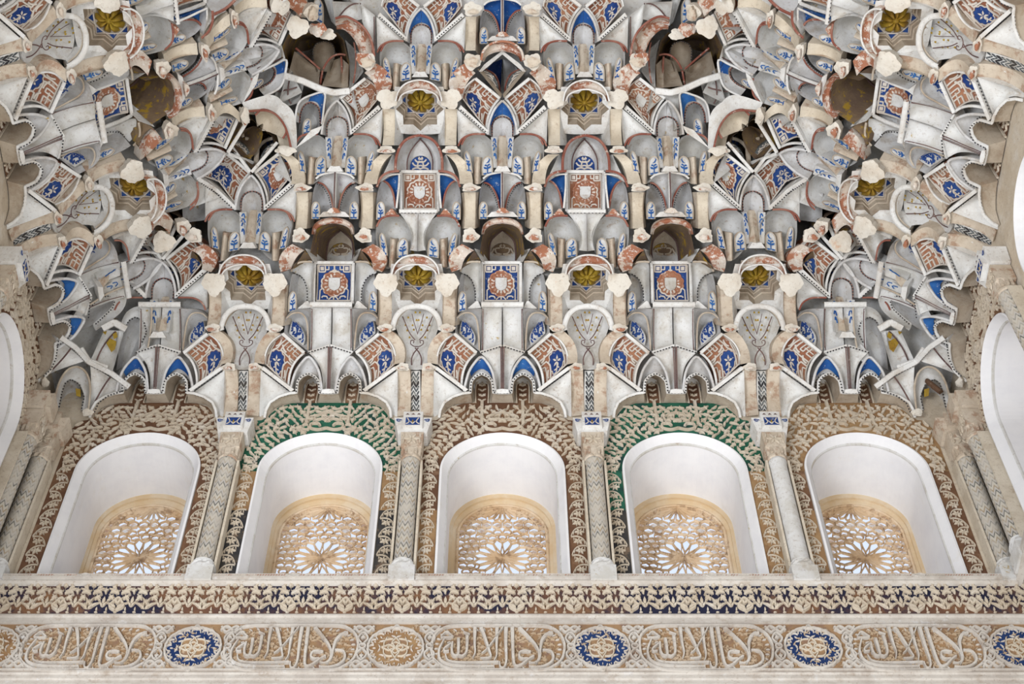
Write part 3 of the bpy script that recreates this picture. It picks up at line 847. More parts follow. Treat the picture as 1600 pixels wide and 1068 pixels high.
for i in range(n):
    x = -HALF + (i + 0.5) * st
    for sg in (1, -1):
        leaf(lv, x, 5.325, 0.062, 1.57 - sg * 1.05, 0, fz, 0.012, 0, sg)
        leaf(lv, x, 5.345, 0.050, 1.57 - sg * 0.55, 0, fz, 0.013, 0, sg)
        leaf(lv, x + sg * st * .5, 5.335, 0.042, 1.57 - sg * -0.7, 0, fz, 0.010, 0, -sg)
        leaf(lv, x + sg * 0.005, 5.405, 0.064, 1.57 - sg * 1.15, 1, fz, 0.011, 0, sg)
        leaf(lv, x + sg * st * .30, 5.42, 0.045, 1.57 + sg * 0.3, 3, fz, 0.011, 0, sg)
        leaf(lv, x + sg * st * .33, 5.31, 0.026, 1.57, 2, fz, 0.009, 0, sg)
    for sg in (1, -1):
        leaf(lv, x + sg * st * .16, 5.372, 0.044, 1.57 - sg * 0.9, 1, fz, 0.012, 0, sg); leaf(lv, x + sg * st * .40, 5.366, 0.040, 1.57 + sg * 0.8, 0, fz, 0.010, 0, sg); leaf(lv, x + sg * st * .12, 5.395, 0.035, 1.57 + sg * 0.2, 3, fz, 0.009, 0, sg)
    leaf(lv, x, 5.43, 0.042, 1.57, 3, fz, 0.012, 0); leaf(lv, x + st * .5, 5.345, 0.050, 1.57, 2, fz, 0.010, 0)
    leaf(lv, x + st * .5, 5.405, 0.040, 1.57, 1, fz, 0.010, 0)
    if i % 2: stroke2(lv, [(x, 5.312), (x - 0.032, 5.335), (x - 0.018, 5.36), (x, 5.380), (x + 0.018, 5.36), (x + 0.032, 5.335)], 0.011, fz, 0.015, 0, closed=True)
    else:
        for k in range(5): leaf(lv, x - 0.016 + k * 0.008, 5.325 + 0.010 * (2 - abs(k - 2)), 0.03, 1.57, 2, fz, 0.015, 0)
    for k in range(3): leaf(lv, x + (k - 1) * st / 3 - 0.008, 5.306, 0.017, 0, 2, fz, 0.008, 0)
org = (0, YF - FS, 5.38)
r = bpy.data.objects.new('leaf_frieze', None); COL.objects.link(r); r.location = org
r['label'] = 'long carved band of leaves and palmettes under the window cornice, blue-black behind'; r['category'] = 'frieze'
solo('ground', gr, 'frieze_ground', r, org); solo('leaf_relief', lv, 'wall_relief', r, org)

# the inscription band
gr = MB(); gr.grid(np.array([[fr3(-HALF, 4.935, 0), fr3(HALF, 4.935, 0)], [fr3(-HALF, 5.245, 0), fr3(HALF, 5.245, 0)]]))
lv = MB()
rd = random.Random(5); fol = MB()
for sg in (-1, 1):
    for zz in (4.945, 5.236): stroke2(lv, [(-HALF, zz), (HALF, zz)], 0.008, fr3, 0.012, 0, smooth=False) if sg > 0 else None
for i in range(900):
    x, z = rd.uniform(-HALF, HALF), rd.uniform(4.96, 5.21)
    leaf(fol, x, z, rd.uniform(0.020, 0.034), rd.uniform(0, 6.28), rd.choice([0, 1, 3]), fr3, 0.006, 0, rd.choice([1, -1]))
org = (0, YF - FS, 5.09)
r = bpy.data.objects.new('inscription_band', None); COL.objects.link(r); r.location = org
r['label'] = 'long ochre plaster band carrying inscriptions and round medallions along the bottom edge'; r['category'] = 'frieze'
solo('ground', gr, 'ochre_ground', r, org); solo('edge_bead', lv, 'aged_trim', r, org); solo('foliage_ground', fol, 'tan_relief', r, org, kind='stuff')

STROKES = [
    ([(575, 130), (572, 300), (577, 400), (552, 462)], (44, 40, 34, 12)), ([(640, 135), (680, 230), (735, 400), (742, 455), (632, 466)], (44, 42, 36, 30, 14)),
    ([(880, 125), (780, 270), (700, 370), (650, 412)], 14), ([(815, 135), (810, 300), (810, 430), (785, 492)], (44, 40, 30, 10)),
    ([(912, 130), (910, 300), (915, 490), (890, 565), (850, 560), (842, 505)], (48, 44, 38, 34, 30, 16)), ([(980, 130), (985, 300), (992, 470), (1012, 545), (1072, 540), (1150, 480), (1215, 440)], (46, 44, 38, 34, 34, 28, 22)),
    ([(1182, 398), (1120, 385), (1068, 400), (1055, 445), (1092, 470), (1150, 468)], 26), ([(1055, 135), (1150, 230), (1230, 320), (1268, 400), (1262, 480), (1220, 515), (1160, 508)], (48, 46, 40, 36, 30, 24, 10)),
    ([(1420, 188), (1350, 210), (1300, 280), (1285, 380), (1280, 470), (1240, 520)], (34, 44, 40, 34, 28, 12)), ([(1308, 375), (1390, 385), (1425, 440), (1410, 500), (1340, 545), (1250, 560), (1160, 553)], (18, 26, 32, 32, 28, 22, 12)),
    ([(242, 260), (190, 360), (182, 430), (203, 490), (275, 530), (400, 550), (650, 553), (785, 547)], (16, 30, 38, 38, 32, 26, 22, 10)), ([(255, 428), (282, 490), (400, 512), (600, 513), (832, 505)], (16, 28, 28, 24, 22)),
    ([(330, 290), (322, 380), (342, 432), (388, 430), (396, 350), (396, 250)], (26, 26, 30, 30, 34, 38)), ([(398, 432), (440, 440), (480, 400), (490, 300), (490, 220)], (22, 28, 32, 36, 40)),
    ([(325, 300), (275, 335), (240, 365), (245, 388), (292, 384)], (14, 22, 22, 18, 12)), ([(205, 232), (262, 182), (312, 215), (330, 238), (205, 240)], (12, 24, 24, 12, 12)), ([(450, 180), (520, 205)], (12, 6)),
    ([(275, 300), (310, 292)], (12, 10)),
]
EDGE = [(105, 350), (118, 250), (165, 180), (255, 125), (400, 105), (850, 102), (1300, 105), (1420, 138), (1505, 205), (1545, 300), (1545, 380), (1512, 480), (1420, 550), (1300, 588), (850, 606), (400, 590), (250, 560), (150, 495), (108, 430)]
def crop_to_wall(cx, cy):
    P = on_wall(660 + cx / 6.957, 965 + cy / 6.957, FS)
    return float(P[0]), float(P[2])
C0 = crop_to_wall(852, 350)[0]
def cartouche():
    b, t, f = MB(), MB(), MB()
    px2m = 6.99 / (2460 * 6.957)
    for pts, w in STROKES:
        q = [crop_to_wall(*p) for p in pts]
        w = tuple(x * px2m * 1.05 for x in w) if hasattr(w, '__len__') else w * px2m * 1.05
        stroke2(t, [(x - C0, z) for x, z in q], w, fr3, 0.018, 0, n=6 * len(q))
    E = [(x - C0, z) for x, z in (crop_to_wall(*p) for p in EDGE)]
    stroke2(b, E, 0.013, fr3, 0.015, 0, closed=True, n=90)
    E2 = polyline(E + [E[0]], 44)
    for x, z in E2[:-1]:
        a = math.atan2(z - 5.076, x)
        leaf(b, x * 0.965, z + (5.076 - z) * 0.10, 0.022, a + math.pi, 2, fr3, 0.008, 0)
    rd = random.Random(3)
    for i in range(230):
        x, z = rd.uniform(-0.27, 0.27), rd.uniform(4.965, 5.185)
        leaf(f, x, z, rd.uniform(0.022, 0.036), rd.uniform(0, 6.28), rd.choice([0, 1, 3]), fr3, 0.007, 0, rd.choice([1, -1]))
    return [('border', mesh_of('border', b, 'aged_trim')), ('lettering', mesh_of('lettering', t, 'aged_trim')), ('foliage_ground', mesh_of('foliage_ground', f, 'tan_relief'))]
CART = cartouche()
MEDX = [-1.378, -0.4766, 0.442, 1.384, 2.297]
def px_x(px): return float(on_wall(px, 1015, FS)[0])
for i, px in enumerate((142, 459, 782, 1107, 1437)):
    r = bpy.data.objects.new('inscription_cartouche', None); COL.objects.link(r); r.location = (px_x(px), 0, 0)
    place = ['at the far left', 'left of the ochre medallion', 'under the middle window', 'between two blue medallions right of centre', 'near the right edge'][i]
    r['label'] = f'scalloped cartouche of white raised Arabic lettering {place}'; r['category'] = 'inscription'; r['group'] = 'inscription cartouches in the frieze'
    for n, me in CART:
        o = bpy.data.objects.new(n, me); COL.objects.link(o); o.parent = r
        if n == 'foliage_ground': o['kind'] = 'stuff'

def medallion(field):
    rim, fld, lob, knot, st = MB(), MB(), MB(), MB(), MB()
    R, z0 = 0.122, 5.076
    out = [(R * (1 + 0.055 * abs(math.sin(a * 4)) - 0.03 + (0.03 if int(a / (math.pi / 8) + .5) % 2 == 0 else 0)) * math.cos(a), z0 + R * (1 + 0.055 * abs(math.sin(a * 4)) - 0.03 + (0.03 if int(a / (math.pi / 8) + .5) % 2 == 0 else 0)) * math.sin(a)) for a in np.linspace(0, 2 * math.pi, 97)[:-1]]
    fld.add([fr3(x, z, 0.003) for x, z in out] + [fr3(0, z0, 0.003)], [(i, (i + 1) % 96, 96) for i in range(96)])
    stroke2(rim, out, 0.012, fr3, 0.016, 0, closed=True, n=200, smooth=False)
    for i in range(16):
        a = 2 * math.pi * i / 16
        rr = 0.100 if i % 2 == 0 else 0.104
        x, z = rr * math.cos(a), z0 + rr * math.sin(a)
        s2 = 0.020 if i % 2 == 0 else 0.013
        stroke2(lob, [(x + s2 * math.cos(a + b), z + s2 * math.sin(a + b)) for b in (1.7, 0.9, 0, -0.9, -1.7)], 0.0055, fr3, 0.011, 0)
        leaf(lob, x - s2 * 0.6 * math.cos(a), z - s2 * 0.6 * math.sin(a), s2 * 0.8, a, 2, fr3, 0.009, 0)
    for i in range(8):
        a = 2 * math.pi * i / 8
        for sg in (1, -1): leaf(lob, 0.068 * math.cos(a), z0 + 0.068 * math.sin(a), 0.026, a + sg * 1.1, 0, fr3, 0.010, 0, sg)
    base = MB(); base.add([fr3(0.062 * math.cos(a), z0 + 0.062 * math.sin(a), 0.006) for a in np.linspace(0, 2 * math.pi, 25)[:-1]], [tuple(range(24))])
    for i in range(4):
        a = math.pi / 2 * i
        rot = lambda x, z: (x * math.cos(a) - z * math.sin(a), z0 + x * math.sin(a) + z * math.cos(a))
        stroke2(knot, [rot(*p) for p in ((0.0, 0.0), (0.03, 0.018), (0.062, 0.0), (0.03, -0.018))], 0.0055, fr3, 0.014, 0, closed=True, smooth=False)
        stroke2(knot, [rot(*p) for p in ((0.012, 0.052), (0.045, 0.045), (0.052, 0.012))], 0.0055, fr3, 0.014, 0)
        stroke2(knot, [rot(*p) for p in ((0.0, 0.035), (0.02, 0.02), (0.035, 0.0))], 0.005, fr3, 0.013, 0)
    for zz in (z0 + 0.128, z0 - 0.128): stroke2(st, [(0.011 * math.cos(a), zz + 0.011 * math.sin(a)) for a in np.linspace(0, 6.28, 12)[:-1]], 0.008, fr3, 0.013, 0, closed=True)
    return [('rim', mesh_of('rim', rim, 'aged_trim')), ('field', mesh_of('field', fld, field)), ('lobe_relief', mesh_of('lobe_relief', lob, 'relief_white')), ('knot_ground', mesh_of('knot_ground', base, 'ochre_ground')), ('knot', mesh_of('knot', knot, 'cream_stucco')), ('boss', mesh_of('boss', st, 'aged_trim'))]
MB_BLUE, MB_OCH = medallion('navy_paint'), medallion('tan_ground')
for i, (px, kind) in enumerate(((-15, 0), (301.5, 1), (618, 0), (940, 1), (1270, 1), (1592, 1))):
    r = bpy.data.objects.new('floral_medallion', None); COL.objects.link(r); r.location = (px_x(px), 0, 0)
    r['label'] = ['ochre scalloped medallion cut off at the left edge', 'blue scalloped medallion with a knot, leftmost blue one', 'ochre scalloped medallion with a knot, left of the middle window', 'blue scalloped medallion right of the middle window', 'blue scalloped medallion under the fourth and fifth windows', 'blue scalloped medallion cut off at the right edge'][i]
    r['category'] = 'medallion'; r['group'] = 'medallions in the frieze'
    for n, me in (MB_BLUE if kind else MB_OCH): o = bpy.data.objects.new(n, me); COL.objects.link(o); o.parent = r
# interlaced knots between medallions and cartouches
kn = MB()
for sg in (1, -1):
    z0 = 5.085
    stroke2(kn, [(-0.006, z0 + sg * .02), (-0.022, z0 + sg * .05), (0.0, z0 + sg * .085), (0.022, z0 + sg * .05), (0.006, z0 + sg * .02)], 0.010, fr3, 0.014)
    stroke2(kn, [(-0.045, z0 + sg * .125), (-0.02, z0 + sg * .09), (0.02, z0 + sg * .125), (0.045, z0 + sg * .10)], 0.012, fr3, 0.014)
    stroke2(kn, [(0.045, z0 + sg * .125), (0.02, z0 + sg * .09), (-0.02, z0 + sg * .125), (-0.045, z0 + sg * .10)], 0.012, fr3, 0.015)
    leaf(kn, 0, z0 + sg * 0.035, 0.045, sg * 1.57, 3, fr3, 0.012, 0)
stroke2(kn, [(0.014 * math.cos(a), 5.085 + 0.014 * math.sin(a)) for a in np.linspace(0, 6.28, 14)[:-1]], 0.009, fr3, 0.015, closed=True)
KN = mesh_of('interlaced_knot', kn, 'aged_trim')
kx = (31, 248, 356, 566, 671, 892, 992, 1217, 1327, 1542)
kl = ('at the far left', 'left of the leftmost blue medallion', 'right of the leftmost blue medallion', 'left of the ochre medallion', 'right of the ochre medallion', 'left of the blue medallion right of the middle window', 'right of the blue medallion right of the middle window', 'left of the blue medallion under the fourth window', 'right of the blue medallion under the fourth window', 'left of the medallion at the right edge')
for px, lb in zip(kx, kl):
    o = bpy.data.objects.new('interlaced_knot', KN); COL.objects.link(o); o.location = (px_x(px), 0, 0)
    o['label'] = f'white plaster interlaced knot {lb}'; o['category'] = 'knot'; o['group'] = 'interlaced knots in the frieze'

tn = 4
for nm in ('trim_2', 'trim_3', 'trim_4'):
    for T in (DG, MX @ DG):
        tn += 1
        o = bpy.data.objects[nm].copy(); o.name = f'trim_{tn}'; COL.objects.link(o); o.matrix_world = T
# ------------------------------------------------------------------ the stalactite vault, piece by piece
G_VAULT = 'pieces of the stalactite vault'
def BAYS(*ks): return [SH(k * BAY) for k in ks]
XA = -BAY / 2                                  # the column axis the pieces are drawn beside
def beside(*bases): return [b @ m for b in bases for m in (Matrix(), MA(XA))]      # both sides of a column axis
def about_bay(*bases): return [b @ m for b in bases for m in (Matrix(), MX)]

def bracket(name, row, front_q, sides=(), foot=None, mat='pale_stucco', r=0.0, bulge=0.03, side_mat='cream_stucco', desc='', amp=0.20, foot_mat='broken_plaster', seed=1):
    """a corbel: a hollow-curved front, its flanks, and the broken flat end of the piece that hung from it"""
    c = Cell('plaster_bracket', 'bracket', desc, row, desc + 's')
    bl, br, tr, tl, cl, cr = front_q
    mb = c.part('front', mat)
    p = Patch([bl, br], [br] + ([cr] if cr else []) + [tr], [tl, tr], [bl] + ([cl] if cl else []) + [tl], (r, r, r, r), bulge, 'cyl', n=9)
    p.mesh(mb)
    for q, rr, m in sides:
        s = c.part('flank', m)
        Patch([q[0], q[1]], [q[1], q[2]], [q[3], q[2]], [q[0], q[3]], rr, 0.02, 'cyl', n=7).mesh(s)
    if foot:
        for k, ft in enumerate(foot):
            fm = c.part('broken_end', ft[5] if len(ft) > 5 else foot_mat, smooth=False)
            jagged(fm, ft[0], ft[1], ft[2], ft[3], ft[4], 0, 0.06, seed + k, amp=amp)
    return c

def star_lines(): pass

def shield_pattern(c, p, ground):
    g = c.part('panel', [ground]); p.mesh(g)
    rl = c.part('strapwork', 'relief_white', smooth=False)
    for pts in ([(0.02, 0.02), (0.02, 0.98)], [(0.98, 0.02), (0.98, 0.98)], [(0.02, 0.98), (0.98, 0.98)], [(0.02, 0.02), (0.98, 0.02)]):
        p.line(rl, pts, 0.009, 0, 0.002, 0.006)
    for a in (0, 1):
        m = lambda q: [((1 - x) if a else x, y) for x, y in q]
        p.line(rl, m([(0.06, 0.96), (0.06, 0.80), (0.24, 0.80), (0.24, 0.96)]), 0.009, 0, 0.002, 0.006)
        p.fill(rl, m([(0.10, 0.84), (0.20, 0.84), (0.20, 0.94), (0.10, 0.94)]), 0, 0.006)
        p.line(rl, m([(0.24, 0.86), (0.34, 0.86), (0.34, 0.95)]), 0.008, 0, 0.002, 0.006)
        p.line(rl, m([(0.10, 0.02), (0.10, 0.30), (0.17, 0.36)]), 0.008, 0, 0.002, 0.006)
        p.line(rl, m([(0.16, 0.10), (0.20, 0.14), (0.30, 0.13), (0.33, 0.07)]), 0.009, 0, 0.002, 0.006, True)
        p.line(rl, m([(0.36, 0.05), (0.44, 0.12), (0.5, 0.13)]), 0.008, 0, 0.002, 0.006)
    p.line(rl, [(0.5, 0.98), (0.5, 0.80)], 0.011, 0, 0.002, 0.006)
    p.line(rl, [(0.44, 0.84), (0.56, 0.84)], 0.010, 0, 0.002, 0.006); p.line(rl, [(0.5, 0.05), (0.5, 0.2)], 0.009, 0, 0.002, 0.006)
    a = np.linspace(0, 2 * math.pi, 97)[:-1]
    rr = 1 + 0.10 * np.abs(np.sin(a * 6)); 
    md = c.part('medallion', ['rust_stucco', 'red_ground'], smooth=False)
    p.fill(md, [(0.5 + 0.33 * k * math.cos(t), 0.48 + 0.30 * k * math.sin(t)) for t, k in zip(a, rr)], 1, 0.004)
    for i in range(16):
        t = 2 * math.pi * i / 16
        p.fill(md, [(0.5 + q * math.cos(t + d), 0.48 + q * 0.92 * math.sin(t + d)) for q, d in ((0.20, -0.13), (0.28, -0.10), (0.31, 0), (0.28, 0.10), (0.20, 0.13))], 0, 0.006)
    p.line(md, [(0.5 + 0.34 * k * math.cos(t), 0.48 + 0.31 * k * math.sin(t)) for t, k in zip(a, rr)], 0.010, 0, 0.004, 0.007, closed=True, n=200)
    sh = c.part('shield', 'pale_stucco', smooth=False)
    S = [(0.35, 0.63), (0.65, 0.63), (0.65, 0.42), (0.61, 0.35), (0.5, 0.30), (0.39, 0.35), (0.35, 0.42)]
    p.fill(sh, S, 0, 0.011); p.line(sh, S, 0.006, 0, 0.010, 0.004, closed=True)

def rosette_pattern(c, p, flip=False):
    f = (lambda q: [(1 - x, y) for x, y in q]) if flip else (lambda q: list(q))
    g = c.part('panel', 'red_ground'); p.mesh(g)
    rl = c.part('strapwork', 'relief_white', smooth=False)
    L = lambda q, w=0.0085, cl=False, sm=False: p.line(rl, f(q), w, 0, 0.002, 0.007, sm, cl)
    L([(0.03, 0.0), (0.03, 1.0)]); L([(0.97, 0.0), (0.97, 1.0)]); L([(0, 0.97), (1, 0.97)]); L([(0, 0.03), (1, 0.03)])
    L([(0.12, 0.05), (0.12, 0.45), (0.24, 0.62), (0.24, 0.95)], 0.010); L([(0.36, 0.95), (0.36, 0.64), (0.62, 0.62), (0.95, 0.62)], 0.010)
    L([(0.50, 0.95), (0.50, 0.76), (0.62, 0.76), (0.62, 0.95)]); L([(0.74, 0.95), (0.74, 0.76), (0.95, 0.76)]); L([(0.56, 0.86), (0.92, 0.86)], 0.007)
    L([(0.95, 0.50), (0.74, 0.50), (0.66, 0.36), (0.70, 0.05)], 0.010); L([(0.84, 0.05), (0.84, 0.40), (0.95, 0.42)], 0.008)
    L([(0.30, 0.78), (0.42, 0.70), (0.56, 0.68)], 0.012, sm=True); L([(0.70, 0.68), (0.78, 0.58), (0.92, 0.56)], 0.011, sm=True); L([(0.16, 0.62), (0.20, 0.74), (0.14, 0.86)], 0.010, sm=True)
    L([(0.76, 0.28), (0.80, 0.16), (0.76, 0.08)], 0.011, sm=True); L([(0.06, 0.30), (0.09, 0.50), (0.06, 0.70)], 0.008, sm=True)
    a = np.linspace(0, 2 * math.pi, 73)[:-1]
    cx, cy = 0.40, 0.32
    R = [(cx + (0.235 + 0.035 * abs(math.sin(5 * t))) * math.cos(t), cy + (0.235 + 0.035 * abs(math.sin(5 * t))) * math.sin(t)) for t in a]
    ro = c.part('rosette', ['deep_blue_paint', 'relief_white'], smooth=False)
    p.fill(ro, f(R), 0, 0.005); p.line(ro, f([(cx + (x - cx) * 1.12, cy + (y - cy) * 1.12) for x, y in R]), 0.006, 1, 0.004, 0.005, closed=True, n=150)
    p.fill(ro, f([(cx - 0.05, cy - 0.34), (cx + 0.22, cy - 0.30), (cx + 0.18, cy - 0.08), (cx - 0.02, cy - 0.12)]), 0, 0.005)
    for k in range(5):
        t = 0.8 + 2 * math.pi * k / 5
        p.fill(ro, f([(cx + q * math.cos(t + d), cy + q * math.sin(t + d)) for q, d in ((0.01, 0), (0.09, -0.35), (0.16, 0), (0.09, 0.35))]), 1, 0.009)
    p.line(ro, f([(cx + 0.02, cy - 0.02), (cx + 0.03, cy - 0.16), (cx + 0.10, cy - 0.30)]), 0.007, 1, 0.006, 0.003, True)
    p.line(ro, f([(cx + 0.03, cy - 0.14), (cx - 0.06, cy - 0.20)]), 0.008, 1, 0.006, 0.003); p.line(ro, f([(cx + 0.04, cy - 0.18), (cx + 0.14, cy - 0.17)]), 0.008, 1, 0.006, 0.003)

def plant(mb, p, m=0, flip=False):
    f = (lambda q: [(1 - x, y) for x, y in q]) if flip else (lambda q: list(q))
    F = lambda q: p.fill(mb, f(q), m, 0.004)
    p.line(mb, f([(0.5, 0.06), (0.52, 0.3), (0.5, 0.5)]), 0.006, m, 0.004, smooth=True)
    F([(0.5, 0.28), (0.2, 0.34), (0.14, 0.46), (0.42, 0.40)]); F([(0.5, 0.28), (0.8, 0.34), (0.88, 0.46), (0.58, 0.40)])
    F([(0.46, 0.46), (0.22, 0.50), (0.3, 0.58), (0.47, 0.54)]); F([(0.54, 0.46), (0.80, 0.50), (0.72, 0.58), (0.53, 0.54)])
    F([(0.34, 0.62), (0.66, 0.64), (0.80, 0.78), (0.62, 0.92), (0.68, 0.80), (0.56, 0.70)])
    F([(0.46, 0.05), (0.2, 0.02), (0.08, 0.10), (0.36, 0.12)]); F([(0.54, 0.05), (0.8, 0.02), (0.92, 0.10), (0.64, 0.12)])

def plaque(c, bl, br, top, r=0.0, flip=False, name='plant_plaque', painted=True):
    """small round-headed plaster plaque with a blue painted sprig"""
    bl, br, top = map(np.array, (bl, br, top))
    up = top - (bl + br) / 2; sd = (br - bl)
    pts = lambda s: [tuple(bl if s < 0 else br), tuple((bl if s < 0 else br) + up * 0.55 ), tuple((bl if s < 0 else br) + up * 0.85 - s * sd * 0.12), tuple(top)]
    mb = c.part(name, ['pale_stucco', 'blue_paint', 'soffit_stucco'], smooth=False)
    p = Patch([tuple(bl), tuple(br)], pts(1), [tuple(top), tuple(top)], pts(-1), (r, r, r, r), 0, 'cyl', n=7, th=0.02)
    p.mesh(mb)
    if painted:
        # sprig drawn straight on the plaque in its own upright frame
        class Q:
            def at(self, pq, lift=0.003):
                pq = np.atleast_2d(np.asarray(pq, float)); G = bl + pq[:, :1] * sd + pq[:, 1:] * up
                return on_vault(G[:, 0], G[:, 1], r - lift)
            fill = Patch.fill; line = Patch.line
            def _eye(self):
                d = sight(*(bl + up / 2)); return d / np.linalg.norm(d)
        plant(mb, Q(), 1, flip)
    pxline(mb, [tuple(bl)] + pts(-1)[1:] + pts(1)[::-1][1:], r - 0.003, 0.006, 2, 0.004, n=20)

# ---- first tier: panels and brackets over the columns, webs, the scalloped cornice and the niches over each window
c = Cell('chevron_panel', 'panel', 'small upright panel of black zigzags over a column', '', 'zigzag panels over the columns')
mb = c.part('panel', ['white_stucco', 'slate_paint', 'ink'], smooth=False)
p = Patch([(634.5, 647), (657.5, 647)], [(657.5, 647), (657, 579)], [(635, 579), (657, 579)], [(634.5, 647), (635, 579)], (0.035,) * 4, 0, 'cyl', n=9); p.mesh(mb)
for i in range(9):
    y = -0.02 + i * 0.108
    p.line(mb, [(0.12, y + 0.13), (0.31, y), (0.50, y + 0.13), (0.69, y), (0.88, y + 0.13)], 0.0085 if i % 3 else 0.012, 1 + (i % 3 == 0), 0.004, n=9)
for x in (0.05, 0.95): p.line(mb, [(x, 0.0), (x, 1.0)], 0.007, 0, 0.003, 0.006)
spread(c, BAYS(0, -1))
b1 = bracket('', '', ((657, 648), (676.5, 650), (681, 577), (659, 576), None, None), foot=[(669.5, 573, 11, 6.5, -0.02), (670, 574.5, 6, 3, -0.035, 'rust_stucco')], mat='brown_stucco', r=0.0, desc='short brown stained bracket beside a zigzag panel')
spread(b1, beside(*BAYS(0, -1)))
c = Cell('plaster_web', 'vault web', 'white triangular web with a dotted edge springing above a column', '', 'dotted triangular webs of the first tier')
mb = c.part('web', ['white_stucco', 'ink'])
lower = [(677, 650), (686, 652), (688, 640), (694, 628), (708, 619), (724, 614)]
Patch(lower, [(724, 614), (724, 612)], [(678, 578), (724, 612)], [(677, 650), (678, 578)], (0.01, 0.02, 0.0, 0.0), 0.03, 'dome').mesh(mb)
dots(mb, [(686.5, 650), (688.5, 640), (694.5, 629), (708, 620.5), (724, 615.5)], 0.0); dots(mb, [(681, 579), (722, 609.5)], 0.0)
mb = c.part('edge_bar', 'white_stucco', smooth=False)
Patch([(679, 576), (727, 611.5)], [(727, 611.5), (731.5, 608)], [(682.5, 572), (731.5, 608)], [(679, 576), (682.5, 572)], (-0.015,) * 4, 0, 'cyl', n=7).mesh(mb)
spread(c, beside(*BAYS(0, -1)))

c = Cell('scalloped_cornice', 'cornice', 'stepped scalloped cornice with two little niches over a window', '', 'scalloped cornices over the windows')
A = [(686, 652), (688, 640), (694, 628), (708, 619), (724, 614), (735, 613), (735.5, 604), (736.5, 595), (743, 587.5), (752.6, 583), (762.5, 587.5), (769, 595), (770.5, 604), (771, 613), (778, 613.5), (785, 613.5)]
Bq = [(690, 655), (693, 647), (699, 637), (711, 632), (728, 629), (738, 629), (739, 618), (740.5, 601), (745, 594), (753, 590), (761, 594), (765.5, 601), (767, 618), (767.5, 629), (777, 629), (785, 629)]
a = on_vault([q[0] for q in A], [q[1] for q in A], 0.005); bq = on_wall([q[0] for q in Bq], [q[1] for q in Bq], 0.006)
a2 = on_vault([q[0] for q in A], [q[1] for q in A], -0.006)
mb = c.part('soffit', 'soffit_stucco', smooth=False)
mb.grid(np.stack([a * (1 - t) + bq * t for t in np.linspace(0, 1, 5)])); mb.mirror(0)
mb = c.part('dotted_edge', ['white_stucco', 'ink'], smooth=False)
pxline(mb, A, -0.004, 0.016, 0, 0.006, smooth=False, n=70); dots(mb, A[5:], -0.012); mb.mirror(0)
mb = c.part('leaf_niche', ['brown_ground', 'wall_relief'], smooth=False)
w3 = lambda u, z, h: (u, YF - 0.006 - h, z)
q = on_wall(753, 629, 0.0); q2 = on_wall(753, 600, 0.0)
for sg in (1, -1):
    x, z0, z1 = sg * -float(q[0]), float(q[2]) - 0.01, float(q2[2])
    x = -x
    mb.add([w3(x - .034, z0, 0), w3(x + .034, z0, 0), w3(x + .034, z1 - .02, 0), w3(x + .02, z1 + .01, 0), w3(x, z1 + .02, 0), w3(x - .02, z1 + .01, 0), w3(x - .034, z1 - .02, 0)], [tuple(range(7))], 0)
    stroke2(mb, [(x - .034, z0), (x - .034, z1 - .02), (x, z1 + .02), (x + .034, z1 - .02), (x + .034, z0)], 0.008, w3, 0.010, 1)
    for k, zz in enumerate(np.linspace(z0 + .012, z1 - .03, 4)):
        for s2 in (1, -1): leaf(mb, x, zz, 0.030, 1.57 - s2 * 0.9, 1 if k % 2 else 0, w3, 0.009, 1, s2)
    leaf(mb, x, z1 - 0.025, 0.032, 1.57, 3, w3, 0.010, 1)
spread(c, BAYS(0, -1, -2))

# ---- second tier
c = Cell('ribbed_web', 'vault web', 'white double hollow web with a dark centre rib', '', 'double webs over the windows')
mb = c.part('web', ['white_stucco', 'ink', 'dark_line', 'gold_leaf'])
p = Patch([(774, 610), (784, 611)], [(784, 611), (784, 539)], [(750, 550), (784, 539)], [(774, 610), (773, 588), (766, 567), (750, 550)], (0.03, -0.005, -0.005, 0.02), 0.025); p.mesh(mb)
dots(mb, [(751, 551), (783, 541)], -0.004)
p.line(mb, [(0.97, 0.03), (0.97, 0.97)], 0.010, 2, 0.004)
p.line(mb, [(0.0, 1.0), (1.0, 1.0)], 0.012, 0, 0.004, 0.006)
mb.mirror(0)
mb = c.part('rib_foot', 'white_stucco', smooth=False)
Patch([(774, 613.5), (785, 614.5)], [(785, 614.5), (785, 607)], [(776, 608), (785, 607)], [(774, 613.5), (776, 608)], (-0.02,) * 4, 0, 'cyl', n=4).mesh(mb); mb.mirror(0)
spread(c, BAYS(0, -1, -2))

HOOD_O = [(725, 611), (727, 600), (733, 580), (742, 566), (752, 557), (762, 567), (770, 583), (774.5, 610)]
HOOD_I = [(734, 613), (735, 597), (740.5, 588), (747, 584), (752.6, 583), (758, 584), (764.5, 588), (770, 597), (771, 613)]
def hood_cell(desc, group, paint, t=(0.2, 0.8)):
    c = Cell('niche_hood', 'hood', desc, '', group)
    mb = c.part('hood', ['grey_stucco', 'ink', 'soffit_stucco'])
    loft(mb, HOOD_O, HOOD_I, 0.0, 0.035, 0, 31, 6, 0.01)
    pxline(mb, HOOD_O, -0.004, 0.014, 0, 0.008, n=30)
    dots(mb, HOOD_I, 0.028)
    if paint:
        mb = c.part('painted_field', paint, smooth=False)
        a, b = resample(HOOD_O, 41), resample(HOOD_I, 41)
        lo, hi = int(41 * t[0]), int(41 * t[1])
        a, b = a[lo:hi], b[lo:hi]
        G = np.stack([a * (1 - k) + b * k for k in (0.14, 0.35, 0.55, 0.72)])
        kk = np.array([0.14, 0.35, 0.55, 0.72])[:, None] * 0.035
        mb.grid(on_vault(G[..., 0], G[..., 1], kk - 0.004))
    return c
h1 = hood_cell('pointed niche hood with a blue painted field', 'blue pointed hoods over the little niches', 'blue_paint', (0.28, 0.95))
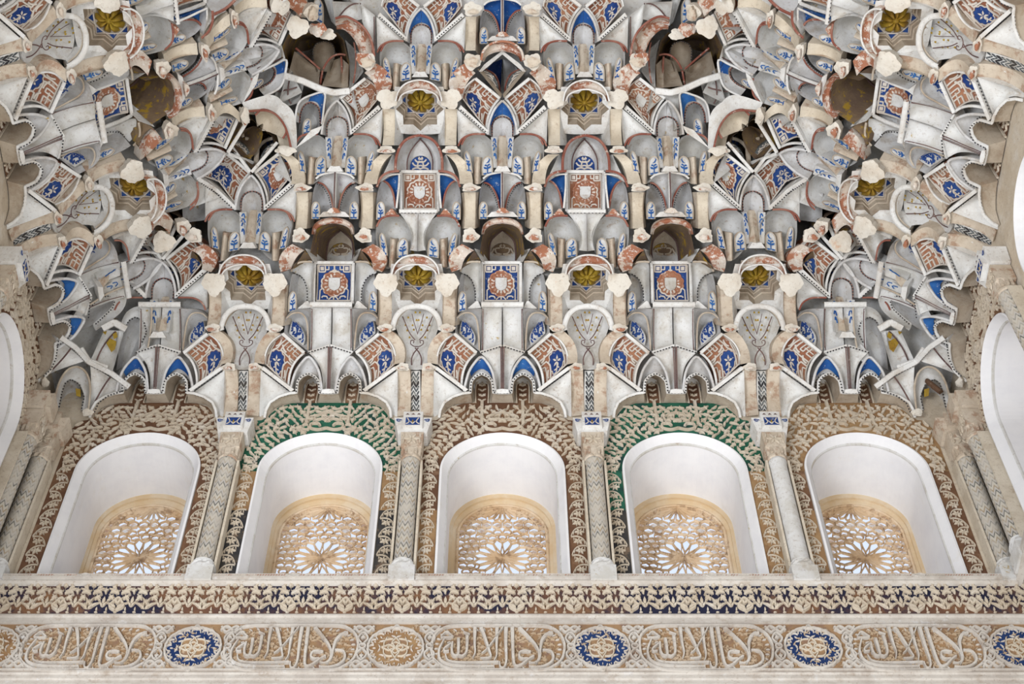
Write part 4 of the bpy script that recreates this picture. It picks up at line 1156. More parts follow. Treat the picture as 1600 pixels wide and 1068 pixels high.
h2 = hood_cell('plain grey pointed niche hood', 'plain pointed hoods over the little niches', None)
spread(h1, [Matrix(), MX], sides=True, mx=False); spread(h1, [SH(-2 * BAY) @ MX, SH(-2 * BAY)])
spread(h2, [SH(-BAY), SH(-BAY) @ MX])

def rosette_cell(q, r=0.02, desc='', group=''):
    c = Cell('rosette_panel', 'carved panel', desc, '', group)
    bl, br, tr, tl, cl, cr = q
    p = Patch([bl, br], [br, cr, tr], [tl, tr], [bl, cl, tl], (r,) * 4, 0.03, 'cyl', n=13)
    rosette_pattern(c, p)
    mb = c.part('frame', ['white_stucco', 'red_line'], smooth=False)
    pxline(mb, [tl, tr], r - 0.014, 0.020, 0, 0.008); pxline(mb, [br, cr, tr], r - 0.006, 0.014, 0, 0.008); pxline(mb, [bl, cl, tl], r - 0.006, 0.010, 0, 0.008)
    return c
c = rosette_cell(((683.5, 569), (721.4, 604.5), (744.5, 551), (709.6, 521), (688, 541), (726.5, 573)), desc='tilted red panel with blue rosette just above the windows', group='red rosette panels above the windows')
spread(c, about_bay(*BAYS(0, -1)) + [SH(-2 * BAY) @ MX])

c2 = bracket('', '', ((668, 566), (684, 569), (707, 521), (691, 516), (672, 537), (687.5, 541)), foot=[(699, 512.5, 12, 7, -0.02), (700, 514.5, 7, 3.2, -0.035, 'rust_stucco')], mat='brown_stucco', r=-0.01, desc='curved brown bracket leaning beside a red rosette panel', seed=4)
spread(c2, beside(*BAYS(0, -1)))

c = Cell('shell_niche', 'niche', 'shallow shell niche with a drawn ogee and worn gilding', '', 'shell niches between the curved brackets')
mb = c.part('shell', ['pale_stucco', 'dark_line', 'gold_leaf'])
p = Patch([(646.5, 578), (660, 577)], [(660, 577), (668, 566), (676, 540), (686, 509)], [(650.5, 479), (669, 483), (681, 494), (686, 509)], [(646.5, 578), (650.5, 479)], (0.03, 0.01, 0.03, 0.10), 0.03, 'cyl'); p.mesh(mb)
pxline(mb, [(658, 570), (658.5, 560), (655, 551), (648.5, 543)], 0.028, 0.007, 1)
pxline(mb, [(649, 541), (655, 541), (661, 537), (661, 532), (656.5, 532), (657, 536)], 0.035, 0.005, 1, 0.002)
pxline(mb, [(655, 531), (664, 520), (672, 503), (676, 494)], 0.045, 0.006, 1); pxline(mb, [(652, 522), (658, 505), (662, 490)], 0.06, 0.004, 1)
for x, y in ((654, 500), (660, 508), (667, 496), (671, 508), (656, 488), (664, 527), (658, 515), (668, 516)):
    rr = 0.05
    mb.add(on_vault([x - 1.6, x + 1.8, x + 1.2, x - 1.0], [y + 1.5, y + 1.2, y - 2.0, y - 1.6], rr), [(0, 1, 2, 3)], 2)
mb.mirror(XA)
mb = c.part('arch_moulding', ['white_stucco', 'soffit_stucco'])
pxline(mb, [(650.5, 477.5), (669, 481), (682, 492), (688, 509), (687, 516)], 0.0, 0.030, 0, 0.012, n=26); pxline(mb, [(650.5, 480), (668, 484), (679.5, 495), (685, 509)], 0.012, 0.010, 1, 0.004, n=26)
mb.mirror(XA)
spread(c, BAYS(0, -1))

# ---- third tier: pilasters with broken white ends, star vaults with gilt flowers
b3 = bracket('', '', ((691, 509), (710.5, 509), (712, 446), (692, 446), None, None),
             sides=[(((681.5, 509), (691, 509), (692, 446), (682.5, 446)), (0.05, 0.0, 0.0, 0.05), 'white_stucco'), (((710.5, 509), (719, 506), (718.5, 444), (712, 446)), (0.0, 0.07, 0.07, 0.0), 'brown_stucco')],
             foot=[(698, 443, 19, 18.5, -0.04)], mat='brown_stucco', desc='pilaster with broken white end beside a gilt flower star', seed=9)
spread(b3, beside(*BAYS(0, -1)))

def star_pts(R, n=8, rot=math.pi / 2):
    r = R * math.cos(2 * math.pi / n) / math.cos(math.pi / n)
    return [((R if i % 2 == 0 else r) * math.cos(rot + math.pi * i / n), (R if i % 2 == 0 else r) * math.sin(rot + math.pi * i / n)) for i in range(2 * n)]
def star_cup(cx, cy, zt, zl, R1, R0, desc, group, arch=None, deep=False):
    """an eight-pointed well closed by a painted star with a gilt flower hanging in it"""
    c = Cell('star_vault', 'star vault', desc, '', group)
    S1, S0 = star_pts(R1), star_pts(R0)
    mb = c.part('well', 'soffit_stucco' if not deep else 'dark_recess', smooth=False)
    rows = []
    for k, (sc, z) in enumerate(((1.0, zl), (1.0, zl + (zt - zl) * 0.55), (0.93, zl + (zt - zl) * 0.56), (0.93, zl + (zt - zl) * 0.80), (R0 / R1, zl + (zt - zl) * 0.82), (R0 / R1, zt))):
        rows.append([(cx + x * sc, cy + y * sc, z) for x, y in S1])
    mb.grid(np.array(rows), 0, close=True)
    mb = c.part('rim_plate', 'white_stucco', smooth=False)
    sq = []
    for x, y in S1:
        k = max(abs(x) / 0.150, abs(y) / (0.16 if y > 0 else 0.139)); sq.append((cx + x / k, cy + y / k, zl - 0.001))
    mb.grid(np.array([sq, [(cx + x, cy + y, zl - 0.001) for x, y in S1]]), 0, close=True)
    mb = c.part('star_panel', ['cream_stucco', 'deep_blue_paint', 'relief_white'], smooth=False)
    mb.add([(cx + x, cy + y, zt - 0.001) for x, y in S0] + [(cx, cy, zt - 0.001)], [(i, (i + 1) % 16, 16) for i in range(16)])
    for i in range(8):
        a = math.pi / 2 + i * math.pi / 4
        for (ra, rb, w, m) in ((R0 * 0.74, R0 * 0.93, 0.0, 1),):
            t = lambda r, d: (cx + r * math.cos(a + d), cy + r * math.sin(a + d), zt - 0.004)
            mb.add([t(R0 * 0.97, 0), t(R0 * 0.77, -0.22), t(R0 * 0.77, 0.22)], [(0, 1, 2)], 1)
    for k in range(2):
        q = [(cx + R0 * 1.0 * math.cos(math.pi / 4 + k * math.pi / 4 + j * math.pi / 2), cy + R0 * math.sin(math.pi / 4 + k * math.pi / 4 + j * math.pi / 2), zt - 0.006) for j in range(5)]
        ribbon(mb, np.array(polyline([x for x in q], 41)), 0.008, 2, 0.004, np.array([0, 0, 1.0]))
    mb = c.part('flower', 'gold_leaf')
    for k in range(9):        # lobed petals bulging down from the star
        a = 2 * math.pi * k / 9
        P = []
        for u in np.linspace(0, 1, 7):
            row = []
            for w in np.linspace(-1, 1, 7):
                rad = 0.012 + 0.066 * u
                aa = a + w * 0.335 * (1 - 0.35 * u ** 6)
                row.append((cx + rad * math.cos(aa), cy + rad * math.sin(aa), zt - 0.012 - 0.040 * math.sqrt(max(0, 1 - w * w)) * math.sin(math.pi * min(1, 0.15 + u * 0.85)) - 0.022 * (1 - u)))
            P.append(row)
        mb.grid(np.array(P))
    P = [[(cx + r * math.cos(2 * math.pi * i / 10), cy + r * math.sin(2 * math.pi * i / 10), z) for i in range(10)] for r, z in ((0.018, zt - 0.03), (0.016, zt - 0.055), (0.0, zt - 0.065))]
    mb.grid(np.array(P), close=True)
    if arch:
        o, i_, r = arch
        mb = c.part('rust_arch', 'rust_stucco'); loft(mb, o, i_, r, r + 0.01, 0, 22, 5, 0.02, th=0.06)
        mb = c.part('arch_moulding', 'white_stucco'); pxline(mb, o, r - 0.004, 0.010, 0, 0.006, n=24)
        pxline(mb, i_, r + 0.006, 0.009, 0, 0.004, n=24)
    return c
c = star_cup(XA, YF - 0.50, 7.60, 7.47, 0.138, 0.118, 'star vault with a hanging gilt flower under a rust arch', 'gilt flower stars of the lower row',
             ([(612, 428), (617, 414), (630, 402), (650, 398), (669, 402), (682, 414), (686, 428)], [(617, 428), (621, 422), (633, 415.5), (650, 413), (667, 415.5), (678, 422), (682, 428)], -0.07))
spread(c, BAYS(0, -1))

# bay between two pilasters: hollow web, side niches with blue leaves
c = Cell('hollow_web', 'vault web', 'broad white hollow web between two rib lines', '', 'broad hollow webs under the blue shields')
mb = c.part('web', ['pale_stucco', 'dark_line', 'ink', 'white_stucco'])
p = Patch([(752, 549), (784, 539)], [(784, 539), (784, 480)], [(753, 480), (784, 480)], [(752, 549), (753, 480)], (0.03, 0.03, 0.02, 0.0), 0.03); p.mesh(mb)
p.line(mb, [(0.05, 0.03), (0.04, 0.97)], 0.008, 1, 0.004)
dots(mb, [(757, 477.5), (785, 477.5)], -0.004)
pxline(mb, [(752, 475.5), (785, 475.5)], -0.008, 0.030, 3, 0.01)
mb.mirror(0)
spread(c, BAYS(0, -1, -2))
c = Cell('leaf_fan_niche', 'niche', 'grey hollow niche with a blue leaf fan', '', 'niches with blue leaf fans')
mb = c.part('niche', ['grey_stucco', 'soffit_stucco'])
p = Patch([(711, 520), (750, 549)], [(750, 549), (752.5, 482)], [(713, 496), (722, 486), (735, 482), (752.5, 482)], [(711, 520), (713, 496)], (0.02, 0.03, 0.0, 0.02), 0.09); p.mesh(mb)
pxline(mb, [(713, 497), (724, 489), (738, 490), (746, 505), (749, 546)], 0.03, 0.010, 1, 0.004)
mb = c.part('leaf_fan', ['pale_stucco', 'deep_blue_paint'], smooth=False)
fan = Patch([(718, 521), (740, 541)], [(740, 541), (743, 526), (735, 511), (723, 501)], [(722, 501), (723, 501)], [(718, 521), (719, 510), (722, 501)], (0.045,) * 4, 0.015, n=9); fan.mesh(mb)
rd = random.Random(2)
for k in range(46):
    x, y = rd.uniform(0.06, 0.85), rd.uniform(0.06, 0.82); a = rd.uniform(0.3, 1.2)
    fan.line(mb, [(x, y), (x + 0.07, y + 0.05), (x + 0.15 * math.cos(a), y + 0.16 * math.sin(a))], 0.010, 1, 0.004, smooth=True)
spread(c, about_bay(*BAYS(0, -1)) + [SH(-2 * BAY) @ MX])

# ---- fourth tier: blue shields, their niches, leaning brackets
def shield_cell(px, r, ground, desc, group):
    c = Cell('shield_panel', 'shield panel', desc, '', group)
    x0, x1, y0, y1 = px
    p = Patch([(x0, y1), (x1, y1)], [(x1, y1), (x1, y0)], [(x0, y0), (x1, y0)], [(x0, y1), (x0, y0)], (r,) * 4, 0.02, 'cyl', n=13)
    shield_pattern(c, p, ground)
    mb = c.part('frame', ['white_stucco', 'ink'], smooth=False)
    e = 3
    for a, b in (((x0 - e, y1 + e), (x1 + e, y1 + e)), ((x0 - e, y0 - e), (x1 + e, y0 - e)), ((x0 - e, y0 - e), (x0 - e, y1 + e)), ((x1 + e, y0 - e), (x1 + e, y1 + e))):
        pxline(mb, [a, b], r - 0.012, 0.020, 0, 0.008)
    return c
c = shield_cell((755.5, 810.5, 413, 470.5), 0.09, 'deep_blue_paint', 'blue panel with a white shield in a scalloped ring', 'blue shield panels')
spread(c, BAYS(0, -1))
c = Cell('side_niche', 'niche', 'grey hollow niche with a dotted arch flanking a blue shield', '', 'niches flanking the blue shields')
mb = c.part('hood', ['pale_stucco', 'ink', 'soffit_stucco'])
HO = [(719, 424), (724, 414), (735, 409), (751, 409), (751.5, 440), (751.5, 475)]; HI = [(724, 428), (730, 430), (737, 437), (742, 450), (743, 462), (742, 476)]
loft(mb, HO, HI, 0.06, 0.09, 0, 26, 6, 0.02); dots(mb, HI, 0.082)
pxline(mb, HO[:4], 0.03, 0.012, 2, 0.006)
mb = c.part('niche', ['grey_stucco', 'brown_stucco'])
p = Patch([(716, 489), (744, 477)], [(744, 477), (743, 462), (742, 450), (736, 436), (724, 428)], [(721, 428), (724, 428)], [(716, 489), (716, 455), (721, 428)], (0.04, 0.10, 0.10, 0.03), 0.07); p.mesh(mb)
plaque(c, (716.5, 487), (728, 484), (722, 455), 0.04)
mb = c.part('corner_foot', 'white_stucco', smooth=False)
Patch([(730, 482), (752, 481)], [(752, 481), (747, 470)], [(744, 470), (747, 470)], [(730, 482), (744, 470)], (0.03,) * 4, 0, 'cyl', n=4).mesh(mb)
spread(c, about_bay(*BAYS(0, -1)))

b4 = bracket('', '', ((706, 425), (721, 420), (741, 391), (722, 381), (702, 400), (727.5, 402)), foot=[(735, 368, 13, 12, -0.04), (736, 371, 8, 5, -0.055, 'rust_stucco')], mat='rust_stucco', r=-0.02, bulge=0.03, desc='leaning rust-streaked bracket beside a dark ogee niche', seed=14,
             sides=[(((721, 420), (731, 413), (751, 407), (741, 391)), (0.0, 0.06, 0.07, 0.0), 'dark_recess')])
spread(b4, beside(*BAYS(0, -1)))

c = Cell('ogee_niche', 'niche', 'dark ogee niche under a rust arch above a blue shield', '', 'dark ogee niches over the blue shields')
mb = c.part('recess', ['dark_recess', 'soffit_stucco', 'dark_line'])
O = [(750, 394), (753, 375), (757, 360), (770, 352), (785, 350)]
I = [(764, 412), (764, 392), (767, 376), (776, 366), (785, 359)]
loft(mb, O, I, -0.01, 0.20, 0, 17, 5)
pxline(mb, I, 0.19, 0.012, 2, 0.004)
loft(mb, I, [(767, 412), (767, 394), (770, 386), (777, 381), (785, 379)], 0.20, 0.22, 1, 17, 3)
mb.mirror(0)
mb = c.part('carved_back', ['dark_recess', 'soffit_stucco'], smooth=False)
bp = Patch([(767, 412), (785, 412)], [(785, 412), (785, 379)], [(784, 379.5), (785, 379)], [(767, 412), (767, 394), (772, 384), (784, 379.5)], (0.22,) * 4, 0.0, n=8); bp.mesh(mb)
for q in ([(0.9, 0.1), (0.4, 0.15), (0.3, 0.35), (0.8, 0.38)], [(0.95, 0.45), (0.5, 0.45), (0.3, 0.62), (0.7, 0.70)], [(0.1, 0.05), (0.1, 0.4), (0.2, 0.6)], [(0.95, 0.75), (0.6, 0.8), (0.8, 0.9)]):
    bp.line(mb, q, 0.010, 1, 0.003, 0.006, True)
mb.mirror(0)
mb = c.part('rust_arch', 'rust_stucco')
loft(mb, [(752, 366), (755, 352), (764, 344), (775, 340.5), (785, 339.5)], [(756, 366), (759, 358), (768, 352), (777, 350), (785, 349)], -0.03, -0.02, 0, 18, 5, 0.02, th=0.06); mb.mirror(0)
mb = c.part('sloping_ledge', ['white_stucco', 'ink'], smooth=False)
Patch([(753, 409), (766, 411)], [(766, 411), (752, 391)], [(741, 388), (752, 391)], [(753, 409), (741, 388)], (0.03, 0.16, 0.04, 0.0), 0, 'cyl', n=5).mesh(mb); mb.mirror(0)
spread(c, BAYS(0, -1))

# ---- lobed niches (used in several tiers), hanging niches, tilted panels: drawn once on the centre line
def move(p_from, p_to, du):
    a, b = on_vault(*p_from), on_vault(*p_to)
    return Matrix.Translation((du, float(b[1] - a[1]), float(b[2] - a[2])))
FOOT = (784.7, 262.0)
T_BAY0 = Matrix(); T_BAY1 = SH(-BAY)
T_COL1 = move(FOOT, (655, 115), -BAY / 2)
T_COL2 = move(FOOT, (394, 381), -1.5 * BAY)
T_COL1L = move(FOOT, (651.5, 391), -BAY / 2)
T_BAY2 = move(FOOT, (265, 520), -2 * BAY)
EIGHTH = [T_BAY0, T_BAY1, T_COL1, T_COL2, T_COL1L]

c = Cell('lobed_niche', 'niche', 'round hollow niche with a slender stem and two blue sprigs', '', 'round niches with blue sprigs')
mb = c.part('hollow', ['pale_stucco', 'red_line'])
p = Patch([(731, 288), (750, 287), (772, 266)], [(772, 266), (777, 240), (768, 220), (757, 211)], [(720, 228), (727, 216), (738, 211), (757, 211)], [(731, 288), (722, 258), (720, 228)], (0.02, 0.02, 0.0, 0.0), 0.09); p.mesh(mb)
pxline(mb, [(721, 226), (728, 214), (740, 209.5), (756, 209.5)], -0.003, 0.012, 1, 0.004)
mb = c.part('stem', 'brown_stucco')
Patch([(739.5, 288), (751, 287)], [(751, 287), (753, 246)], [(741, 244), (753, 246)], [(739.5, 288), (741, 244)], (0.03,) * 4, -0.03, 'across', n=7).mesh(mb)
plaque(c, (753.5, 274), (769.5, 271), (761, 244), 0.012); plaque(c, (729, 268), (738, 270), (729, 236), 0.012, True)
spread(c, about_bay(T_BAY0, T_BAY1) + [T @ m for T in (T_COL1, T_COL2, T_COL1L) for m in (Matrix(), MX)])

c = Cell('spandrel_plate', 'vault web', 'flat white plate over a pair of round niches', '', 'plates over paired round niches')
mb = c.part('plate', ['pale_stucco', 'ink', 'white_stucco'])
Patch([(652 + 131, 262), (652 + 131.5, 262)], [(783.5, 262), (779, 226), (757, 207)], [(785, 204), (757, 207)][::-1], [(783, 262), (785, 204)], (0.0,) * 4, 0.01, n=6)
p = Patch([(773, 262), (784.8, 263)], [(784.8, 263), (784.8, 204)], [(757, 206), (784.8, 204)], [(773, 262), (774, 236), (757, 206)], (0.01, -0.01, -0.01, 0.0), 0.02, n=8); p.mesh(mb)
dots(mb, [(758, 204.5), (785, 204.5)], -0.012); pxline(mb, [(756, 202), (785, 202)], -0.016, 0.022, 2, 0.008)
mb.mirror(0)
spread(c, [T_COL1L])

c = Cell('hanging_niche', 'niche', 'tall grey niche with a long stem under a hood', '', 'tall niches with hanging stems')
mb = c.part('niche', ['grey_stucco', 'soffit_stucco'])
p = Patch([(770, 226), (785, 226)], [(785, 226), (785, 183)], [(784.5, 183), (785, 183)], [(770, 226), (770, 198), (774, 188), (784.5, 183)], (0.02, 0.09, 0.03, 0.02), 0.0, n=9); p.mesh(mb); mb.mirror(0)
mb = c.part('stem', 'brown_stucco')
Patch([(776.5, 262), (785, 263)], [(785, 263), (785, 212)], [(776, 212), (785, 212)], [(776.5, 262), (776, 212)], (0.02, -0.005, 0.05, 0.06), 0, 'cyl', n=6).mesh(mb); mb.mirror(0)
mb = c.part('flank', ['pale_stucco', 'blue_paint'], smooth=False)
fp = Patch([(771, 262), (777, 262)], [(777, 262), (776.5, 214)], [(767, 214), (776.5, 214)], [(771, 262), (767, 214)], (0.01, 0.02, 0.03, 0.01), 0, n=6); fp.mesh(mb)
for q in ([(0.35, 0.86), (0.6, 0.94), (0.75, 0.80)], [(0.25, 0.70), (0.55, 0.78), (0.85, 0.66)], [(0.30, 0.56), (0.6, 0.66), (0.85, 0.50)], [(0.35, 0.38), (0.55, 0.46), (0.8, 0.28)]): fp.line(mb, q, 0.008, 1, 0.004, smooth=True)
mb.mirror(0)
mb = c.part('foot', ['white_stucco', 'rust_stucco'], smooth=False)
Patch([(772, 268), (785, 268)], [(785, 268), (785, 260)], [(778, 259), (785, 260)], [(772, 268), (778, 259)], (-0.015,) * 4, 0, 'cyl', n=4).mesh(mb); mb.mirror(0)
HOo = [(762, 210), (764, 194), (769, 178), (776, 166), (784.8, 157)]; HIi = [(769, 213), (768.5, 197), (772, 188), (778, 183.5), (784.8, 182)]
mb = c.part('hood', ['grey_stucco', 'ink', 'red_line'])
loft(mb, HOo, HIi, 0.0, 0.03, 0, 20, 6, 0.01); pxline(mb, HOo, -0.006, 0.014, 0, 0.010, n=22); dots(mb, HIi, 0.022); pxline(mb, HIi, 0.018, 0.006, 2, n=20)
mb.mirror(0)
tone = c.parts
blue = Cell('hanging_niche', 'niche', 'tall grey niche with a long stem under a blue hood', '', 'tall niches with hanging stems')
blue.parts = [list(x) for x in c.parts]
mb = blue.part('painted_field', 'blue_paint', smooth=False)
a, b = resample(HOo, 31)[10:], resample(HIi, 31)[10:]
kk = np.array([0.12, 0.35, 0.6, 0.86]); G = np.stack([a * (1 - k) + b * k for k in kk])
mb.grid(on_vault(G[..., 0], G[..., 1], kk[:, None] * 0.03 - 0.004)); mb.mirror(0)
c.desc = 'tall grey niche with a long stem under a plain hood'
spread(blue, [T_BAY0, T_COL1]); spread(c, [T_BAY1, T_COL2, T_BAY2])
FAN0 = dict(q=((721.5, 153), (760, 203), (781, 153.5), (742.6, 122.5), (727, 137), (765.5, 176)))
c = rosette_cell(FAN0['q'], desc='tilted red strapwork panel with rosette in the upper tiers', group='red rosette panels of the upper tiers')
spread(c, [T_BAY0, MX, T_COL1, T_COL1 @ MX, T_COL2, T_BAY2 @ MX])
c = Cell('shield_panel', 'shield panel', 'tilted blue panel with a pale shield in a scalloped ring', '', 'tilted shield panels')
bl, br, tr, tl, cl, cr = FAN0['q']
p = Patch([bl, br], [br, cr, tr], [tl, tr], [bl, cl, tl], (0.02,) * 4, 0.03, 'cyl', n=13)
shield_pattern(c, p, 'deep_blue_paint')
mb = c.part('frame', 'white_stucco', smooth=False); pxline(mb, [tl, tr], 0.006, 0.020, 0, 0.008); pxline(mb, [br, cr, tr], 0.014, 0.014, 0, 0.008)
spread(c, [T_COL2 @ MX, T_BAY2])
red = Cell('shield_panel', 'shield panel', 'tilted red panel with a pale shield in a scalloped ring', '', 'tilted shield panels')
red.parts = [list(x) for x in c.parts]; red.parts[0][2] = ['red_ground']
spread(red, [T_BAY1 @ MX])
c = Cell('plaster_web', 'vault web', 'white triangular web with a dotted bar under a tilted panel', '', 'dotted triangular webs of the upper tiers')
mb = c.part('web', ['white_stucco', 'red_line'])
lo = [(716, 228), (722, 217), (736, 210), (758, 209.5)]
Patch(lo, [(758, 209.5), (758, 208)], [(714, 170), (758, 208)], [(716, 228), (714, 170)], (0.0, 0.01, 0.0, 0.0), 0.03).mesh(mb)
pxline(mb, lo, -0.006, 0.010, 1, 0.004)
mb = c.part('edge_bar', ['white_stucco', 'ink'], smooth=False)
Patch([(716, 170), (760, 209)], [(760, 209), (763.5, 204.5)], [(720, 164), (763.5, 204.5)], [(716, 170), (720, 164)], (-0.012,) * 4, 0, 'cyl', n=6).mesh(mb)
dots(mb, [(719, 171), (760, 207)], -0.02)
spread(c, about_bay(T_BAY0) + [T_BAY1 @ MX, T_COL1, T_COL1 @ MX, T_COL2, T_COL2 @ MX, T_BAY2, T_BAY2 @ MX])

# ---- fifth and sixth tiers
b5 = bracket('', '', ((725, 357), (742.5, 357), (743.5, 300), (725, 300), None, None), sides=[(((719, 357), (725, 357), (725, 300), (719, 302)), (0.06, 0, 0, 0.05), 'soffit_stucco'), (((742.5, 357), (750, 354), (751, 300), (743.5, 300)), (0, 0.06, 0.06, 0), 'brown_stucco')],
             foot=[(735, 293, 14, 7, -0.03), (735, 295, 8, 3, -0.045, 'rust_stucco')], mat='cream_stucco', desc='slim cream pilaster with a small brown-tipped cap', seed=21)
spread(b5, beside(Matrix()) + [SH(-BAY)])
c = Cell('twin_fan_niche', 'niche', 'pair of small niches parted by a ribbed fan', '', 'ribbed twin fans')
FA = [(755, 279), (761, 274), (770, 271), (784.3, 268.5), (784.3, 296), (784.3, 327)]; FB = [(756, 285), (763, 287), (770, 294), (776, 305), (779, 316), (781, 327)]
def fan_cell(colors, desc):
    c = Cell('twin_fan_niche', 'niche', desc, '', 'ribbed twin fans')
    for sg, col in zip((1, -1), colors):
        mb = c.part('fan_web', [col, 'red_line', 'ink', 'white_stucco'])
        loft(mb, FA, FB, 0.02, 0.05, 0, 26, 6, 0.02); pxline(mb, FB, 0.04, 0.010, 1, 0.004, n=24); dots(mb, [(x - 2.5, y + 2) for x, y in FB], 0.045, gap=0.014, size=0.007, m=2)
        pxline(mb, FA[:4], 0.0, 0.012, 3, 0.006, n=14)
        if sg < 0: mb.v = [(-x, y, z) for x, y, z in mb.v]
        mb = c.part('niche', ['grey_stucco', 'soffit_stucco'])
        Patch([(749, 338), (781, 329)], [(781, 329), (778, 313), (770, 296), (756, 286)], [(754, 286), (756, 286)], [(749, 338), (749, 306), (754, 286)], (0.03, 0.06, 0.06, 0.03), 0.07).mesh(mb)
        if sg < 0: mb.v = [(-x, y, z) for x, y, z in mb.v]
    plaque(c, (749, 342), (761.5, 342), (755, 315), 0.02)
    c.parts[-1][1].mirror(0)
    mb = c.part('centre_rib', ['white_stucco', 'dark_line'], smooth=False)
    pxline(mb, [(784.8, 268), (784.8, 328)], 0.008, 0.018, 0, 0.008); pxline(mb, [(784.8, 269), (784.8, 326)], -0.004, 0.008, 1)
    mb = c.part('ledge', ['white_stucco', 'rust_stucco'], smooth=False)
    Patch([(760, 339), (785, 338)], [(785, 338), (785, 329)], [(768, 331), (785, 329)], [(760, 339), (768, 331)], (-0.005,) * 4, 0, n=5).mesh(mb)
    Patch([(774, 332), (785, 333)], [(785, 333), (785, 324)], [(779, 326), (785, 324)], [(774, 332), (779, 326)], (-0.02,) * 4, 0, n=4).mesh(mb, 1); mb.mirror(0)
    return c
fb = fan_cell(('blue_paint', 'pale_stucco'), 'pair of niches parted by a half blue ribbed fan')
fg = fan_cell(('grey_stucco', 'grey_stucco'), 'pair of niches parted by a plain grey ribbed fan')
fbb = fan_cell(('blue_paint', 'blue_paint'), 'pair of niches parted by an all blue ribbed fan')
spread(fb, [Matrix()]); spread(fg, [SH(-BAY)]); spread(fbb, [move((784.7, 326), (784.7, 52), 0)])
c = shield_cell((629.5, 681.5, 271, 327), 0.06, 'red_ground', 'red strapwork panel with a white shield between blue webs', 'red shield panels')
cx_ = 655.3
FA2 = [(686, 271), (686, 290), (687.5, 308), (689, 325)]; FB2 = [(712, 281), (703, 286), (695, 300), (690, 325)]
for sg in (1, -1):
    mb = c.part('blue_web', ['blue_paint', 'red_line', 'white_stucco'])
    loft(mb, FA2, FB2, 0.03, 0.05, 0, 20, 5, 0.02); pxline(mb, [(714, 281), (704, 287), (696, 301), (691, 325)], 0.035, 0.012, 1, 0.005); pxline(mb, FA2, 0.02, 0.012, 2, 0.006)
    pxline(mb, [(685, 267), (701, 269), (713, 277), (719, 292)], -0.004, 0.014, 1, 0.006); pxline(mb, [(684, 272), (700, 273.5), (712, 280)], 0.02, 0.010, 2, 0.006)
    if sg < 0: mb.v = [(2 * XA - x, y, z) for x, y, z in mb.v]
    mb = c.part('niche', ['grey_stucco'])
    Patch([(691, 333), (720, 337)], [(720, 337), (720, 305), (714, 284)], [(712, 284), (714, 284)], [(691, 333), (693, 312), (700, 292), (712, 284)], (0.05, 0.02, 0.03, 0.05), 0.06).mesh(mb)
    if sg < 0: mb.v = [(2 * XA - x, y, z) for x, y, z in mb.v]
plaque(c, (707, 343), (719, 343), (713, 315), 0.015); c.parts[-1][1].mirror(XA)
mb = c.part('corner_foot', 'rust_stucco', smooth=False)
Patch([(687, 336), (706, 336)], [(706, 336), (697, 326)], [(694, 326), (697, 326)], [(687, 336), (694, 326)], (0.0,) * 4, 0, n=4).mesh(mb); mb.mirror(XA)
spread(c, [Matrix()])
b6 = bracket('', '', ((718, 287), (739, 289), (714, 241), (696, 241), (713, 259), (733, 261)), foot=[(705, 234, 14, 6.5, -0.03), (705, 236, 9, 3, -0.045, 'rust_stucco')], mat='cream_stucco', r=-0.02, bulge=0.03, desc='arching cream bracket over a red shield panel', seed=31,
             sides=[(((688, 265), (718, 287), (697, 241), (694, 243)), (0.03, 0, 0, 0.02), 'pale_stucco')])
spread(b6, beside(Matrix()) + [SH(-BAY), SH(-BAY)])

# ---- seventh tier: arched niches with blue lace, pilasters, the upper stars
c = Cell('ogee_niche', 'niche', 'pale ogee niche with blue lace above a red shield', '', 'pale ogee niches with blue lace')
mb = c.part('recess', ['grey_stucco', 'red_line', 'dark_line'])
loft(mb, [(691, 266), (690, 244), (683, 226), (672, 216), (655.3, 211)], [(676, 268), (676, 250), (672, 237), (664, 225), (655.3, 216)], 0.0, 0.06, 0, 22, 6, 0.03)
loft(mb, [(676, 268), (676, 250), (672, 237), (664, 225), (655.3, 216)], [(673, 268), (673, 256), (669, 248), (663, 244), (655.3, 243)], 0.06, 0.08, 0, 22, 5)
pxline(mb, [(691, 266), (690, 244), (683, 226), (672, 216), (655.3, 211)], -0.006, 0.016, 1, 0.008); pxline(mb, [(676, 268), (676, 250), (672, 237), (664, 225), (655.3, 216)], 0.05, 0.008, 2, 0.004)
mb.mirror(XA)
mb = c.part('lace_arch', ['deep_blue_paint', 'relief_white'], smooth=False)
lp = Patch([(655.3, 268), (673, 268)], [(673, 268), (673, 256), (669, 248), (655.8, 243)], [(655.3, 243), (655.8, 243)], [(655.3, 268), (655.3, 243)], (0.08,) * 4, 0, n=8); lp.mesh(mb)
for q in ([(0.05, 0.15), (0.4, 0.2), (0.8, 0.1)], [(0.1, 0.38), (0.5, 0.30), (0.85, 0.42)], [(0.05, 0.62), (0.4, 0.52), (0.8, 0.62)], [(0.1, 0.8), (0.45, 0.72), (0.6, 0.85)], [(0.3, 0.2), (0.35, 0.45), (0.25, 0.62)]): lp.line(mb, q, 0.010, 1, 0.003, 0.004, True)
mb.mirror(XA)
spread(c, [Matrix()])
b7 = bracket('', '', ((695, 227), (713, 227), (714.5, 170), (695, 170), None, None), sides=[(((684.5, 227), (695, 227), (695, 170), (685, 172)), (0.05, 0, 0, 0.05), 'white_stucco')],
             foot=[(703, 154, 17.5, 15.5, -0.04)], mat='cream_stucco', desc='pilaster with a broken white end beside an upper gilt star', seed=33)
spread(b7, beside(Matrix()))
